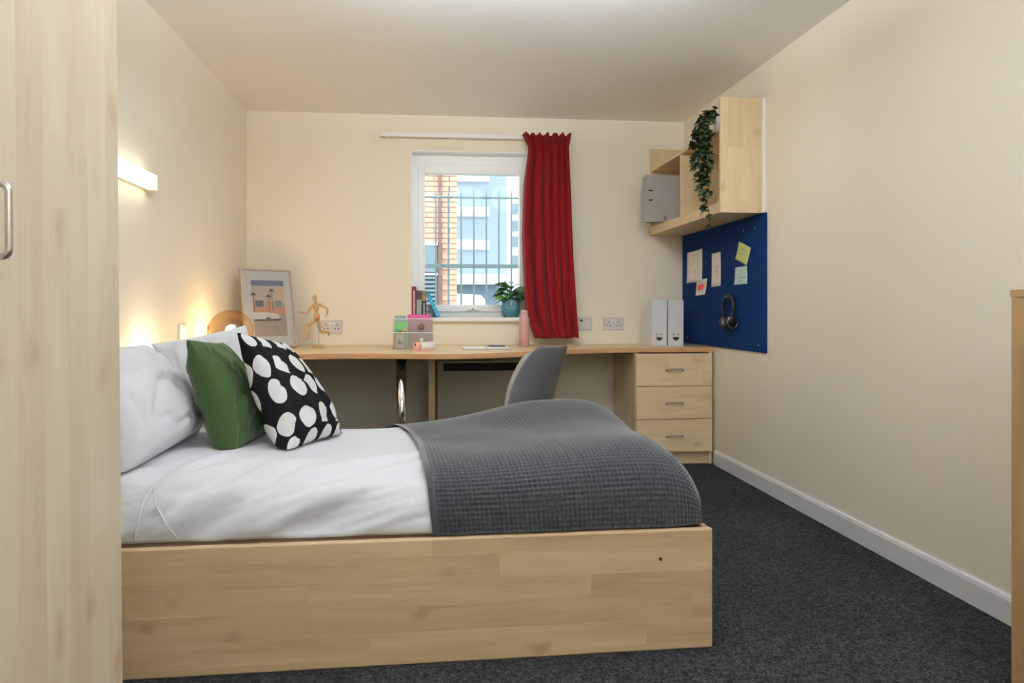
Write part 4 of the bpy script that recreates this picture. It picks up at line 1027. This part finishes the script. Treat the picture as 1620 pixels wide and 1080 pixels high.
def place_leaf(parent, me, base, az, el, sc, roll=0.):
    o = bpy.data.objects.new('leaf', me); COL.objects.link(o); o.parent = parent
    o.matrix_local = Matrix.Translation(base) @ Matrix.Rotation(az, 4, 'Z') @ Matrix.Rotation(el, 4, 'X') @ Matrix.Rotation(roll, 4, 'Y') @ Matrix.Scale(sc, 4)
    return o
for k in range(30):
    az = 2*PI*k/30*2.618*3; hgt = .125+.09*rp.random(); rad = .012+.045*rp.random()
    if k == 0: az, hgt, rad = .3, .235, .0
    base = (math.sin(-az)*rad, math.cos(az)*rad*.55, hgt)
    T('stem', plain('stem_green', srgb(70, 100, 50), .6), pp, [(base[0]*.2, base[1]*.2, .116), (base[0]*.7, base[1]*.7, hgt*.75), base], .0022, 6, world=False)
    place_leaf(pp, lm[0 if rp.random() < .5 else (1 if rp.random() < .7 else 2)], base, az, (.5 if hgt > .2 else -.15+.4*rp.random()), .95+.40*rp.random(), rp.uniform(-.5, .5))

# ------------------------------------------------------------------ trailing ivy on the shelf
iv = empty('trailing_ivy', (1.66, 3.70, 2.004), label='ivy trailing from a white pot on top of the wall shelf', cat='plant')
LT('pot', M_WHITE, iv, [(.038, 0), (.052, .08), (.048, .08), (.045, .06)], (1.655, 3.70, 2.004), 28)
M_IVY = [plain('ivy_leaf%d' % k, c, .5, var=.25, scale=60.) for k, c in enumerate((srgb(26, 44, 24), srgb(40, 62, 34), srgb(58, 82, 46)))]
im = []
for k in range(3):
    P = []
    shp = [(0, 0), (.4, .15), (.5, .4), (.28, .6), (.0, 1.0), (-.28, .6), (-.5, .4), (-.4, .15)]
    me = bpy.data.meshes.new('leaf'); vs = [(x*.034, y*.036, -.003+.006*abs(x)*2) for x, y in shp]+[(0, .014, .003)]
    me.from_pydata(vs, [], [(i, (i+1) % 8, 8) for i in range(8)]); me.materials.append(M_IVY[k]); im.append(me)
ri = random.Random(21)
strands = [(1.560, 3.66, 1.46), (1.548, 3.70, 1.56), (1.535, 3.74, 1.72), (1.525, 3.77, 1.80), (1.555, 3.63, 1.70), (1.54, 3.68, 1.64), (1.515, 3.73, 1.92), (1.53, 3.65, 1.86)]
for si, (sx, sy, zb) in enumerate(strands):
    pts = [Vector((1.65, 3.70, 2.07)), Vector((1.60, 3.70*.5+sy*.5, 2.10+.03*ri.random())), Vector((sx, sy, 2.04))]
    z = 2.04
    while z > zb:
        z -= .035; pts.append(Vector((sx+ri.uniform(-.008, .008)-.0*z, sy+ri.uniform(-.010, .010), z)))
    T('vine', plain('vine_stem', srgb(60, 70, 40), .7), iv, [tuple(p) for p in pts], .0022, 5)
    for p, q in zip(pts[1:], pts[2:]):
        for s in range(3):
            if p.z > 1.95 or ri.random() < (.95 if p.z > 1.72 else .7):
                base = p.lerp(q, ri.random())-Vector(iv.location)
                place_leaf(iv, im[ri.choice((0, 0, 1, 1, 2))], base, ri.uniform(PI*.2, PI*1.15), ri.uniform(-1.3, .2), ri.uniform(.9, 1.4), ri.uniform(-.6, .6))
for k in range(26):
    base = Vector((1.60+ri.uniform(-.05, .05), 3.68+ri.uniform(-.05, .07), 2.06+ri.uniform(0, .06)))-Vector(iv.location)
    place_leaf(iv, im[k % 3], base, ri.uniform(0, 2*PI), ri.uniform(-.6, .7), ri.uniform(1.0, 1.45), ri.uniform(-.5, .5))
